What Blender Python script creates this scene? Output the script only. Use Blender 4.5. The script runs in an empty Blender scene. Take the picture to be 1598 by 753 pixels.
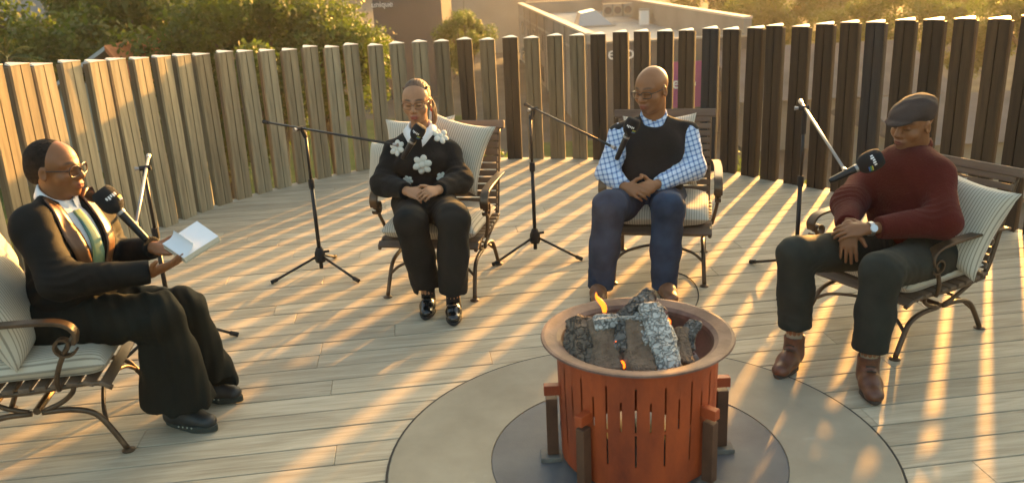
import bpy, bmesh, math, random
import numpy as np
from mathutils import Vector, Matrix
random.seed(7); np.random.seed(7)
R = math.radians
sc = bpy.context.scene
col = sc.collection

# ------------------------------------------------------------------ camera
CAM_H = 1.85; FPX = 1335.0; PITCH = R(17.83); ROLL = R(2.75)
cam = bpy.data.cameras.new('camera'); camo = bpy.data.objects.new('camera', cam); col.objects.link(camo)
camo.location = (0, 0, CAM_H)
cam.sensor_width = 36.0; cam.lens = 36.0 * FPX / 1598.0
cam.clip_start = 0.05; cam.clip_end = 2000
camo.rotation_euler = (Matrix.Rotation(R(90) - PITCH, 3, 'X') @ Matrix.Rotation(-ROLL, 3, 'Z')).to_euler()
cam.dof.use_dof = True; cam.dof.focus_distance = 4.7; cam.dof.aperture_fstop = 2.8
sc.camera = camo

# ------------------------------------------------------------------ light
SUN_AZ = R(29); SUN_EL = R(9.0)
w = bpy.data.worlds.new('World'); sc.world = w; w.use_nodes = True
nt = w.node_tree; bg = nt.nodes['Background']
sky = nt.nodes.new('ShaderNodeTexSky'); sky.sky_type = 'NISHITA'; sky.sun_disc = False
sky.sun_elevation = SUN_EL; sky.sun_rotation = SUN_AZ
sky.air_density = 1.0; sky.dust_density = 6.0; sky.ozone_density = 1.0
nt.links.new(sky.outputs[0], bg.inputs[0]); bg.inputs[1].default_value = 0.15
sun = bpy.data.lights.new('sun', 'SUN'); sun.energy = 5.0; sun.angle = R(1.1); sun.color = (1.0, 0.47, 0.13)
suno = bpy.data.objects.new('sun', sun); col.objects.link(suno)
sd = Vector((math.sin(SUN_AZ) * math.cos(SUN_EL), math.cos(SUN_AZ) * math.cos(SUN_EL), math.sin(SUN_EL)))
suno.rotation_euler = sd.to_track_quat('Z', 'Y').to_euler()
suno.location = (10, 20, 10)
vs = sc.view_settings
vs.view_transform = 'Standard'; vs.look = 'None'; vs.exposure = 2.3; vs.gamma = 1.0; vs.use_curve_mapping = False
vs.use_white_balance = True; vs.white_balance_temperature = 7500; vs.white_balance_tint = 2.0
sc.cycles.volume_bounces = 1
sc.cycles.max_bounces = 8

# ------------------------------------------------------------------ measuring helper: picture point at a given distance -> world point
def ray(u, v):
    u -= 799; v -= 376.5
    v2 = v * math.cos(ROLL) + u * math.sin(ROLL); u2 = u * math.cos(ROLL) - v * math.sin(ROLL)
    return np.array([u2 / FPX, math.cos(PITCH) - v2 / FPX * math.sin(PITCH), -math.sin(PITCH) - v2 / FPX * math.cos(PITCH)])
def at(u, v, y):
    d = ray(u, v); return np.array([0, 0, CAM_H]) + d * (y / d[1])
def gnd(u, v, z=0.0):
    d = ray(u, v); return np.array([0, 0, CAM_H]) + d * ((z - CAM_H) / d[2])
def V(*a): return np.array(a, float)
def nrm(a):
    a = np.asarray(a, float); return a / (np.linalg.norm(a) + 1e-12)

# ------------------------------------------------------------------ materials
MATS = {}
def mat(name, base, rough=0.6, metal=0.0, var=0.0, vscale=8.0, bump=0.0, bscale=60.0, rnd=0.0, spec=0.5, stretch=None, col2=None, emit=None, estr=0.0, sss=0.0, sheen=0.0, detail=4):
    if name in MATS: return MATS[name]
    m = bpy.data.materials.new(name); m.use_nodes = True
    n = m.node_tree.nodes; l = m.node_tree.links; b = n['Principled BSDF']
    b.inputs['Roughness'].default_value = rough; b.inputs['Metallic'].default_value = metal
    b.inputs['Specular IOR Level'].default_value = spec
    c = (*base, 1)
    b.inputs['Base Color'].default_value = c
    if sss:
        b.inputs['Subsurface Weight'].default_value = sss; b.inputs['Subsurface Radius'].default_value = (0.02, 0.008, 0.004)
    if sheen: b.inputs['Sheen Weight'].default_value = sheen
    if emit:
        b.inputs['Emission Color'].default_value = (*emit, 1); b.inputs['Emission Strength'].default_value = estr
    tc = n.new('ShaderNodeTexCoord'); mp = n.new('ShaderNodeMapping'); l.new(tc.outputs['Object'], mp.inputs[0])
    if stretch: mp.inputs['Scale'].default_value = stretch
    last = None
    if var > 0:
        t = n.new('ShaderNodeTexNoise'); t.inputs['Scale'].default_value = vscale; t.inputs['Detail'].default_value = detail
        l.new(mp.outputs[0], t.inputs[0])
        mx = n.new('ShaderNodeMix'); mx.data_type = 'RGBA'
        lo = tuple(x * (1 - var) for x in base) if col2 is None else base
        hi = tuple(min(1, x * (1 + var)) for x in base) if col2 is None else col2
        mx.inputs['A'].default_value = (*lo, 1); mx.inputs['B'].default_value = (*hi, 1)
        rp = n.new('ShaderNodeMapRange'); rp.inputs['From Min'].default_value = 0.3; rp.inputs['From Max'].default_value = 0.7
        l.new(t.outputs['Fac'], rp.inputs['Value']); l.new(rp.outputs[0], mx.inputs['Factor']); last = mx.outputs['Result']
    if rnd > 0:
        oi = n.new('ShaderNodeObjectInfo'); mr = n.new('ShaderNodeMapRange')
        mr.inputs['To Min'].default_value = 1 - rnd; mr.inputs['To Max'].default_value = 1 + rnd
        l.new(oi.outputs['Random'], mr.inputs['Value'])
        hs = n.new('ShaderNodeHueSaturation'); hs.inputs['Color'].default_value = c
        l.new(mr.outputs[0], hs.inputs['Value'])
        if last: l.new(last, hs.inputs['Color'])
        last = hs.outputs[0]
    if last: l.new(last, b.inputs['Base Color'])
    if bump > 0:
        t2 = n.new('ShaderNodeTexNoise'); t2.inputs['Scale'].default_value = bscale; t2.inputs['Detail'].default_value = 5
        l.new(mp.outputs[0], t2.inputs[0])
        bp = n.new('ShaderNodeBump'); bp.inputs['Strength'].default_value = bump; bp.inputs['Distance'].default_value = 0.01
        l.new(t2.outputs['Fac'], bp.inputs['Height']); l.new(bp.outputs[0], b.inputs['Normal'])
    MATS[name] = m
    return m

def attr_mat(name, rough=0.5, bump=0.0, bscale=200, sss=0.0, spec=0.5, var=0.12):
    """colour comes from the mesh's own 'paint' attribute (lips, brows, soles ...)"""
    if name in MATS: return MATS[name]
    m = mat(name, (0.5, 0.5, 0.5), rough, bump=bump, bscale=bscale, sss=sss, spec=spec)
    n = m.node_tree.nodes; l = m.node_tree.links; b = n['Principled BSDF']
    a = n.new('ShaderNodeAttribute'); a.attribute_name = 'paint'
    t = n.new('ShaderNodeTexNoise'); t.inputs['Scale'].default_value = 35
    mr = n.new('ShaderNodeMapRange'); mr.inputs['To Min'].default_value = 1 - var; mr.inputs['To Max'].default_value = 1 + var
    hs = n.new('ShaderNodeHueSaturation')
    tc = n.new('ShaderNodeTexCoord'); l.new(tc.outputs['Object'], t.inputs[0])
    l.new(t.outputs['Fac'], mr.inputs['Value']); l.new(mr.outputs[0], hs.inputs['Value']); l.new(a.outputs['Color'], hs.inputs['Color'])
    l.new(hs.outputs[0], b.inputs['Base Color'])
    return m

# ------------------------------------------------------------------ mesh builder
class MB:
    def __init__(s): s.v = []; s.f = []
    def add(s, vs_, fs):
        o = len(s.v); s.v += [tuple(map(float, p)) for p in vs_]; s.f += [tuple(i + o for i in f) for f in fs]; return s
    def box(s, lo, hi):
        x0, y0, z0 = lo; x1, y1, z1 = hi
        return s.add([(x0,y0,z0),(x1,y0,z0),(x1,y1,z0),(x0,y1,z0),(x0,y0,z1),(x1,y0,z1),(x1,y1,z1),(x0,y1,z1)],
              [(0,3,2,1),(4,5,6,7),(0,1,5,4),(1,2,6,5),(2,3,7,6),(3,0,4,7)])
    def obox(s, c, ax, half):
        """oriented box: centre, 3 axis vectors, half sizes"""
        c = np.asarray(c, float); ax = [nrm(a) for a in ax]; p = []
        for k in (-1, 1):
            for (i, j) in ((-1,-1),(1,-1),(1,1),(-1,1)):
                p.append(c + ax[0]*half[0]*i + ax[1]*half[1]*j + ax[2]*half[2]*k)
        return s.add(p, [(0,3,2,1),(4,5,6,7),(0,1,5,4),(1,2,6,5),(2,3,7,6),(3,0,4,7)])
    def bar(s, a, b, wx, wy, up=(0,0,1)):
        a = np.asarray(a, float); b = np.asarray(b, float); d = nrm(b - a); x = nrm(np.cross(up, d)); y = np.cross(d, x)
        return s.obox((a+b)/2, (x, y, d), (wx/2, wy/2, np.linalg.norm(b-a)/2))
    def tube(s, pts, r, n=8, cap=True, flat=1.0, up=(0.02,0.01,1)):
        """sweep; r may be a list; flat squeezes the section along the second axis"""
        pts = [np.asarray(p, float) for p in pts]; N = len(pts)
        rr = r if isinstance(r, (list, tuple, np.ndarray)) else [r]*N
        o = len(s.v); x = None
        for i, p in enumerate(pts):
            t = nrm(pts[min(i+1, N-1)] - pts[max(i-1, 0)])
            if x is None: x = np.cross(up, t); x = nrm(x if np.linalg.norm(x) > 1e-4 else np.cross((1,0,0), t))
            else: x = nrm(x - t*np.dot(x, t))
            y = np.cross(t, x)
            for k in range(n):
                a = 2*math.pi*k/n; q = p + rr[i]*(x*math.cos(a) + y*math.sin(a)*flat); s.v.append(tuple(map(float, q)))
        for i in range(N-1):
            for k in range(n):
                a = o+i*n+k; b_ = o+i*n+(k+1)%n; s.f.append((a, b_, b_+n, a+n))
        if cap:
            s.f.append(tuple(o+k for k in reversed(range(n)))); s.f.append(tuple(o+(N-1)*n+k for k in range(n)))
        return s
    def strap(s, pts, side, w_, t_):
        """flat strap: width w_ along fixed side vector, thickness t_"""
        pts = [np.asarray(p, float) for p in pts]; N = len(pts); side = nrm(side); o = len(s.v)
        for i, p in enumerate(pts):
            t = nrm(pts[min(i+1, N-1)] - pts[max(i-1, 0)]); y = nrm(np.cross(t, side))
            for (a, b_) in ((-1,-1),(1,-1),(1,1),(-1,1)):
                s.v.append(tuple(p + side*w_/2*a + y*t_/2*b_))
        for i in range(N-1):
            for k in range(4):
                a = o+i*4+k; b_ = o+i*4+(k+1)%4; s.f.append((a, b_, b_+4, a+4))
        s.f.append((o+3,o+2,o+1,o)); e = o+(N-1)*4; s.f.append((e,e+1,e+2,e+3)); return s
    def lathe(s, prof, c=(0,0,0), n=32, close=False):
        o = len(s.v); c = np.asarray(c, float)
        for (r, z) in prof:
            for k in range(n):
                a = 2*math.pi*k/n; s.v.append((c[0]+r*math.cos(a), c[1]+r*math.sin(a), c[2]+z))
        M = len(prof)
        for i in range(M-1 if not close else M):
            j = (i+1) % M
            for k in range(n):
                a = o+i*n+k; b_ = o+i*n+(k+1)%n; s.f.append((a, b_, o+j*n+(k+1)%n, o+j*n+k))
        return s
    def ell(s, c, r, ax=((1,0,0),(0,1,0),(0,0,1)), n=12, m=8):
        c = np.asarray(c, float); ax = [nrm(a) for a in ax]; o = len(s.v)
        s.v.append(tuple(c - ax[2]*r[2]))
        for i in range(1, m):
            ph = -math.pi/2 + math.pi*i/m
            for k in range(n):
                a = 2*math.pi*k/n
                s.v.append(tuple(c + ax[0]*r[0]*math.cos(ph)*math.cos(a) + ax[1]*r[1]*math.cos(ph)*math.sin(a) + ax[2]*r[2]*math.sin(ph)))
        s.v.append(tuple(c + ax[2]*r[2])); top = len(s.v)-1
        for k in range(n): s.f.append((o, o+1+(k+1)%n, o+1+k)); s.f.append((top, o+1+(m-2)*n+k, o+1+(m-2)*n+(k+1)%n))
        for i in range(m-2):
            for k in range(n):
                a = o+1+i*n+k; b_ = o+1+i*n+(k+1)%n; s.f.append((a, b_, b_+n, a+n))
        return s
    def prism(s, poly, z0, z1):
        n = len(poly); o = len(s.v)
        s.v += [(float(x), float(y), z0) for x, y in poly] + [(float(x), float(y), z1) for x, y in poly]
        s.f.append(tuple(o+i for i in reversed(range(n)))); s.f.append(tuple(o+n+i for i in range(n)))
        for i in range(n): j = (i+1) % n; s.f.append((o+i, o+j, o+n+j, o+n+i))
        return s
    def build(s, name, m, parent=None, smooth=False, bevel=0.0):
        me = bpy.data.meshes.new(name); me.from_pydata(s.v, [], s.f); me.update()
        bm = bmesh.new(); bm.from_mesh(me); bmesh.ops.recalc_face_normals(bm, faces=bm.faces)
        if bevel > 0:
            bmesh.ops.bevel(bm, geom=list(bm.edges), offset=bevel, segments=1, affect='EDGES', clamp_overlap=True)
        bm.to_mesh(me); bm.free()
        return link(name, me, m, parent, smooth)

def link(name, me, m, parent=None, smooth=False):
    o = bpy.data.objects.new(name, me); col.objects.link(o)
    if m is not None and len(me.materials) == 0: me.materials.append(m)
    if smooth: me.polygons.foreach_set('use_smooth', [True]*len(me.polygons))
    if parent is not None: o.parent = parent
    return o
def tag(o, label=None, cat=None, group=None, kind=None):
    if label: o['label'] = label
    if cat: o['category'] = cat
    if group: o['group'] = group
    if kind: o['kind'] = kind
    return o
def empty(name, loc=(0,0,0), rz=0.0):
    o = bpy.data.objects.new(name, None); col.objects.link(o); o.location = loc; o.rotation_euler.z = rz
    o.empty_display_size = 0.1
    return o
def copy_tree(o, parent=None):
    c = o.copy(); col.objects.link(c); c.parent = parent
    for ch in list(o.children): copy_tree(ch, c)
    return c
def spline(pts, n=8):
    """Catmull-Rom through points"""
    P = [np.asarray(p, float) for p in pts]; P = [2*P[0]-P[1]] + P + [2*P[-1]-P[-2]]; out = []
    for i in range(1, len(P)-2):
        for k in range(n):
            t = k/n; a, b_, c, d = P[i-1], P[i], P[i+1], P[i+2]
            out.append(0.5*((2*b_) + (-a+c)*t + (2*a-5*b_+4*c-d)*t*t + (-a+3*b_-3*c+d)*t**3))
    out.append(P[-2]); return out

# ------------------------------------------------------------------ distance-field sculpting (numpy) -> one continuous mesh
class SDF:
    def __init__(s, lo, hi, h):
        s.lo = np.asarray(lo, float); s.h = h
        s.n = np.ceil((np.asarray(hi, float) - s.lo)/h).astype(int) + 1
        s.v = np.full(s.n, 0.3, np.float32)
    def reg(s, lo, hi):
        a = np.clip(np.floor((np.asarray(lo) - s.lo)/s.h).astype(int), 0, s.n-1)
        b = np.clip(np.ceil((np.asarray(hi) - s.lo)/s.h).astype(int)+1, 1, s.n)
        if np.any(b <= a): return None
        sl = tuple(slice(a[i], b[i]) for i in range(3))
        g = [(s.lo[i] + s.h*np.arange(a[i], b[i])).astype(np.float32) for i in range(3)]
        return sl, g[0][:,None,None], g[1][None,:,None], g[2][None,None,:]
    def put(s, sl, d, k, op):
        a = s.v[sl]
        if op == 'add':
            if k <= 0: s.v[sl] = np.minimum(a, d)
            else:
                h = np.clip(0.5 + 0.5*(d-a)/k, 0, 1); s.v[sl] = d*(1-h) + a*h - k*h*(1-h)
        else:
            d = -d
            if k <= 0: s.v[sl] = np.maximum(a, d)
            else:
                h = np.clip(0.5 - 0.5*(d-a)/k, 0, 1); s.v[sl] = d*(1-h) + a*h + k*h*(1-h)
    def cone(s, a, b, ra, rb, k=0.02, flat=None, cut=(False, False), op='add'):
        a = np.asarray(a, float); b = np.asarray(b, float); r = max(ra, rb) + max(k, 0.0) + 3*s.h
        q = s.reg(np.minimum(a, b)-r, np.maximum(a, b)+r)
        if q is None: return
        sl, X, Y, Z = q; ba = b-a; L2 = float(ba@ba) + 1e-12
        px, py, pz = X-a[0], Y-a[1], Z-a[2]
        t0 = (px*ba[0] + py*ba[1] + pz*ba[2])/L2; t = np.clip(t0, 0, 1)
        qx, qy, qz = px-t*ba[0], py-t*ba[1], pz-t*ba[2]
        d2 = qx*qx + qy*qy + qz*qz
        if flat is not None:
            n = nrm(flat[0]); qn = qx*n[0] + qy*n[1] + qz*n[2]; d2 = d2 + (flat[1]**2 - 1)*qn*qn
        d = np.sqrt(d2) - (ra + (rb-ra)*t)
        if flat is not None: d = d/ (1 + (flat[1]-1)*0.4)
        L = math.sqrt(L2)
        if cut[0]: d = np.maximum(d, -t0*L)
        if cut[1]: d = np.maximum(d, (t0-1)*L)
        s.put(sl, d.astype(np.float32), k, op)
    def chain(s, pts, rs, k=0.02, flat=None, cut=(False, False), op='add'):
        for i in range(len(pts)-1):
            s.cone(pts[i], pts[i+1], rs[i], rs[i+1], k, flat, (cut[0] and i == 0, cut[1] and i == len(pts)-2), op)
    def ell(s, c, r, ax=((1,0,0),(0,1,0),(0,0,1)), k=0.02, op='add', planes=()):
        c = np.asarray(c, float); m = max(r) + max(k, 0) + 3*s.h
        q = s.reg(c-m, c+m)
        if q is None: return
        sl, X, Y, Z = q; X, Y, Z = X-c[0], Y-c[1], Z-c[2]; k0 = 0; k1 = 0
        for i in range(3):
            a = nrm(ax[i]); e = X*a[0] + Y*a[1] + Z*a[2]; k0 = k0 + (e/r[i])**2; k1 = k1 + (e/r[i]**2)**2
        k0 = np.sqrt(k0); k1 = np.sqrt(k1) + 1e-9; d = k0*(k0-1)/k1
        for (p0, nn) in planes:
            p0 = np.asarray(p0, float) - c; nn = nrm(nn)
            d = np.maximum(d, (X-p0[0])*nn[0] + (Y-p0[1])*nn[1] + (Z-p0[2])*nn[2])
        s.put(sl, d.astype(np.float32), k, op)
    def box(s, c, ax, half, rad=0.01, k=0.01, op='add'):
        c = np.asarray(c, float); m = float(np.linalg.norm(half)) + rad + k + 3*s.h
        q = s.reg(c-m, c+m)
        if q is None: return
        sl, X, Y, Z = q; X, Y, Z = X-c[0], Y-c[1], Z-c[2]; o = 0; mx = None
        for i in range(3):
            a = nrm(ax[i]); e = np.abs(X*a[0] + Y*a[1] + Z*a[2]) - (half[i]-rad)
            o = o + np.maximum(e, 0)**2; mx = e if mx is None else np.maximum(mx, e)
        d = np.sqrt(o) + np.minimum(mx, 0) - rad
        s.put(sl, d.astype(np.float32), k, op)
    def cutplane(s, p0, n, lo=None, hi=None):
        q = s.reg(s.lo if lo is None else lo, s.lo + s.h*s.n if hi is None else hi)
        if q is None: return
        sl, X, Y, Z = q; n = nrm(n); d = (X-p0[0])*n[0] + (Y-p0[1])*n[1] + (Z-p0[2])*n[2]
        s.v[sl] = np.maximum(s.v[sl], d.astype(np.float32))
    def wrinkle(s, amp, wl, seed=0, n=7, aniso=(1,1,1)):
        rg = np.random.RandomState(seed)
        g = [(s.lo[i] + s.h*np.arange(s.n[i])).astype(np.float32) for i in range(3)]
        idx = np.nonzero(np.abs(s.v) < 0.03)
        P = np.stack([g[i][idx[i]] for i in range(3)], 1); acc = np.zeros(len(P), np.float32)
        warp = np.sin(P[:, [1,2,0]]*9 + 1.3)*0.05
        for i in range(n):
            d = nrm(rg.normal(size=3))*np.array(aniso); f = 2*math.pi/(wl*rg.uniform(0.55, 1.6))
            acc += np.sin((P+warp)@d*f + rg.uniform(0, 6.28)).astype(np.float32)
        s.v[idx] += (amp*acc/math.sqrt(n)).astype(np.float32)
    def val(s, p):
        q = (np.asarray(p) - s.lo)/s.h; i = np.floor(q).astype(int)
        if np.any(i < 0) or np.any(i >= s.n-1): return 0.3
        f = q-i; c = s.v[i[0]:i[0]+2, i[1]:i[1]+2, i[2]:i[2]+2]
        c = c[0]*(1-f[0]) + c[1]*f[0]; c = c[0]*(1-f[1]) + c[1]*f[1]; return float(c[0]*(1-f[2]) + c[1]*f[2])
    def hit(s, p, d, maxd=0.5):
        """first surface point from p along d"""
        p = np.asarray(p, float); d = nrm(d); t = 0.0
        while t < maxd:
            x = s.val(p + d*t)
            if x < 0.0008: return p + d*t
            t += max(0.001, min(0.01, x*0.6))
        return None
    def grad(s, p):
        e = s.h
        return nrm([s.val(p+V(e,0,0)) - s.val(p-V(e,0,0)), s.val(p+V(0,e,0)) - s.val(p-V(0,e,0)), s.val(p+V(0,0,e)) - s.val(p-V(0,0,e))])
    def mesh(s, name, relax=2):
        v = s.v; S = v < 0
        n = s.n
        cnt = np.zeros(n-1, np.int8)
        for dx in (0,1):
            for dy in (0,1):
                for dz in (0,1):
                    cnt += S[dx:n[0]-1+dx, dy:n[1]-1+dy, dz:n[2]-1+dz]
        act = (cnt > 0) & (cnt < 8); idx = np.argwhere(act)
        ids = np.full(n-1, -1, np.int32); ids[act] = np.arange(len(idx))
        cor = np.array([(a, b, c) for a in (0,1) for b in (0,1) for c in (0,1)])
        vals = np.stack([v[idx[:,0]+c[0], idx[:,1]+c[1], idx[:,2]+c[2]] for c in cor], 1)
        acc = np.zeros((len(idx), 3)); num = np.zeros(len(idx))
        for a in range(8):
            for b in range(a+1, 8):
                if np.abs(cor[a]-cor[b]).sum() != 1: continue
                va, vb = vals[:,a], vals[:,b]; m = (va < 0) != (vb < 0)
                t = np.where(m, va/(va-vb+1e-20), 0)[:,None]
                acc += np.where(m[:,None], cor[a] + t*(cor[b]-cor[a]), 0); num += m
        P = s.lo + s.h*(idx + acc/num[:,None])
        faces = []
        def quads(sa, ax):
            e = np.argwhere(sa)
            return e
        for ax in range(3):
            o1, o2 = (ax+1) % 3, (ax+2) % 3
            A = [slice(0, n[i]) for i in range(3)]; B = list(A); A[ax] = slice(0, n[ax]-1); B[ax] = slice(1, n[ax])
            sa = S[tuple(A)]; sb = S[tuple(B)]
            e = np.argwhere(sa != sb); e = e[(e[:,o1] > 0) & (e[:,o2] > 0) & (e[:,o1] < n[o1]-1) & (e[:,o2] < n[o2]-1)]
            ins = sa[e[:,0], e[:,1], e[:,2]]
            def cell(d1, d2):
                c = e.copy(); c[:,o1] -= d1; c[:,o2] -= d2; return ids[c[:,0], c[:,1], c[:,2]]
            q = np.stack([cell(1,1), cell(0,1), cell(0,0), cell(1,0)], 1)
            q[~ins] = q[~ins][:, ::-1]; faces.append(q)
        Fq = np.concatenate(faces); Fq = Fq[(Fq >= 0).all(1)]
        for it in range(relax):
            s1 = np.zeros_like(P); c1 = np.zeros(len(P))
            for a in range(4):
                np.add.at(s1, Fq[:,a], P[Fq[:,(a+1)%4]]); np.add.at(c1, Fq[:,a], 1)
            P = 0.5*P + 0.5*s1/np.maximum(c1,1)[:,None]
        me = bpy.data.meshes.new(name)
        me.vertices.add(len(P)); me.vertices.foreach_set('co', P.ravel().astype(np.float32))
        me.loops.add(Fq.size); me.loops.foreach_set('vertex_index', Fq.ravel().astype(np.int32))
        me.polygons.add(len(Fq)); me.polygons.foreach_set('loop_start', np.arange(0, Fq.size, 4, dtype=np.int32))
        me.update(calc_edges=True); me.validate()
        me.polygons.foreach_set('use_smooth', [True]*len(me.polygons))
        return me, P
def paint(me, C):
    a = me.attributes.new('paint', 'FLOAT_COLOR', 'POINT')
    C = np.concatenate([C, np.ones((len(C), 1))], 1).astype(np.float32); a.data.foreach_set('color', C.ravel())

# ================================================================== SETTING: terrace deck
PC = V(0.45, 2.94)                      # centre of the fire circle
FENCE = [(-3.62,3.6),(-3.50,4.15),(-3.35,4.7),(-3.2,5.3),(-3.0,5.9),(-2.75,6.55),(-2.54,7.09),(-2.30,7.46),(-1.955,7.86),(-1.475,8.265),(-.99,8.477),(-.475,8.54),(.27,8.436),(.80,8.287),(1.27,8.01),(1.937,7.494),(2.225,7.144),(2.612,6.671),(3.01,6.08),(3.316,5.554),(3.6,5.0),(3.85,4.4),(4.05,3.8)]
fpath = spline([(x, y, 0) for x, y in FENCE], 12)

def wood_mat(name, c_lo, c_hi, rz, grain=3.0, rough=0.75, rnd=0.12):
    """weathered board: long grain along the board, knots and a tone of its own for every board"""
    m = bpy.data.materials.new(name); m.use_nodes = True; n = m.node_tree.nodes; l = m.node_tree.links; b = n['Principled BSDF']
    tc = n.new('ShaderNodeTexCoord'); oi = n.new('ShaderNodeObjectInfo'); mp = n.new('ShaderNodeMapping')
    mp.inputs['Rotation'].default_value = (0, 0, -rz)
    ad = n.new('ShaderNodeVectorMath'); ad.operation = 'ADD'
    cmb = n.new('ShaderNodeCombineXYZ'); mu = n.new('ShaderNodeMath'); mu.operation = 'MULTIPLY'; mu.inputs[1].default_value = 40
    l.new(oi.outputs['Random'], mu.inputs[0]); l.new(mu.outputs[0], cmb.inputs[0]); l.new(mu.outputs[0], cmb.inputs[2])
    l.new(tc.outputs['Object'], mp.inputs[0])
    l.new(mp.outputs[0], ad.inputs[0]); l.new(cmb.outputs[0], ad.inputs[1])
    st = n.new('ShaderNodeVectorMath'); st.operation = 'MULTIPLY'; st.inputs[1].default_value = (1.3, 26, 26); l.new(ad.outputs[0], st.inputs[0])
    t1 = n.new('ShaderNodeTexNoise'); t1.inputs['Scale'].default_value = grain; t1.inputs['Detail'].default_value = 7; t1.inputs['Distortion'].default_value = 0.6
    l.new(st.outputs[0], t1.inputs[0])
    st2 = n.new('ShaderNodeVectorMath'); st2.operation = 'MULTIPLY'; st2.inputs[1].default_value = (0.8, 5, 5); l.new(ad.outputs[0], st2.inputs[0])
    t2 = n.new('ShaderNodeTexNoise'); t2.inputs['Scale'].default_value = 2.2; t2.inputs['Detail'].default_value = 4; t2.inputs['Distortion'].default_value = 1.2
    l.new(st2.outputs[0], t2.inputs[0])
    av = n.new('ShaderNodeMath'); av.operation = 'ADD'; l.new(t1.outputs['Fac'], av.inputs[0]); l.new(t2.outputs['Fac'], av.inputs[1])
    mr = n.new('ShaderNodeMapRange'); mr.inputs['From Min'].default_value = 0.72; mr.inputs['From Max'].default_value = 1.28; l.new(av.outputs[0], mr.inputs['Value'])
    mx = n.new('ShaderNodeMix'); mx.data_type = 'RGBA'; mx.inputs['A'].default_value = (*c_lo, 1); mx.inputs['B'].default_value = (*c_hi, 1)
    l.new(mr.outputs[0], mx.inputs['Factor'])
    hs = n.new('ShaderNodeHueSaturation'); m2 = n.new('ShaderNodeMapRange'); m2.inputs['To Min'].default_value = 1-rnd; m2.inputs['To Max'].default_value = 1+rnd
    l.new(oi.outputs['Random'], m2.inputs['Value']); l.new(m2.outputs[0], hs.inputs['Value']); l.new(mx.outputs['Result'], hs.inputs['Color'])
    l.new(hs.outputs[0], b.inputs['Base Color']); b.inputs['Roughness'].default_value = rough
    bp = n.new('ShaderNodeBump'); bp.inputs['Strength'].default_value = 0.35; bp.inputs['Distance'].default_value = 0.004
    l.new(t1.outputs['Fac'], bp.inputs['Height']); l.new(bp.outputs[0], b.inputs['Normal'])
    MATS[name] = m; return m

BOARD_RZ = R(6.5)
M_deck = wood_mat('weathered_deck_board', (0.31, 0.255, 0.175), (0.49, 0.42, 0.305), BOARD_RZ)
bx = V(math.cos(BOARD_RZ), math.sin(BOARD_RZ)); by = V(-math.sin(BOARD_RZ), math.cos(BOARD_RZ))
deck_poly = []
for i, p in enumerate(fpath):
    t = fpath[min(i+1, len(fpath)-1)] - fpath[max(i-1, 0)]; nout = nrm(V(-t[1], t[0], 0)); q = p + nout*0.06
    deck_poly.append((q[0], q[1]))
deck_poly += [(4.05, -0.3), (-3.7, -0.3)]
def inside_span(yb):
    """interval of the board axis inside the deck outline, for the line across at offset yb"""
    xs = []; n = len(deck_poly)
    for i in range(n):
        a = np.array(deck_poly[i]); b = np.array(deck_poly[(i+1) % n]); da = a@by - yb; db = b@by - yb
        if (da < 0) != (db < 0): t = da/(da-db); xs.append((a + (b-a)*t)@bx)
    return (min(xs), max(xs)) if len(xs) >= 2 else None
deck = MB(); dp = deck_poly
deck.prism(dp, -0.30, -0.035)
deck_o = tag(deck.build('deck', mat('deck_substructure', (0.035, 0.03, 0.025), 0.9, var=0.3)), kind='structure')
PITCH_B = 0.152; yb = 0.15
rb = random.Random(3)
while yb < 8.75:
    gp = 0.0035
    s0 = inside_span(yb + 0.003); s1 = inside_span(yb + PITCH_B - 0.003)
    if s0 and s1:
        cuts = []; x = min(s0[0], s1[0]) + rb.uniform(0.6, 3.2)
        while x < max(s0[1], s1[1]) - 0.4: cuts.append(x); x += rb.uniform(2.2, 3.8)
        L0, L1 = s0[0], s1[0]
        for cx in cuts + [None]:
            R0, R1 = (s0[1], s1[1]) if cx is None else (cx, cx)
            if R0 - L0 > 0.05 and R1 - L1 > 0.02:
                g = 0.0008; dz = rb.uniform(-0.0012, 0.0012)
                P4 = [bx*(L0+g) + by*(yb+gp), bx*(R0-g) + by*(yb+gp), bx*(R1-g) + by*(yb+PITCH_B-gp), bx*(L1+g) + by*(yb+PITCH_B-gp)]
                mb = MB(); mb.prism(P4, -0.028, dz); mb.build('plank', M_deck, deck_o, bevel=0.0018)
            if cx is not None: L0 = L1 = cx
    yb += PITCH_B

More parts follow.
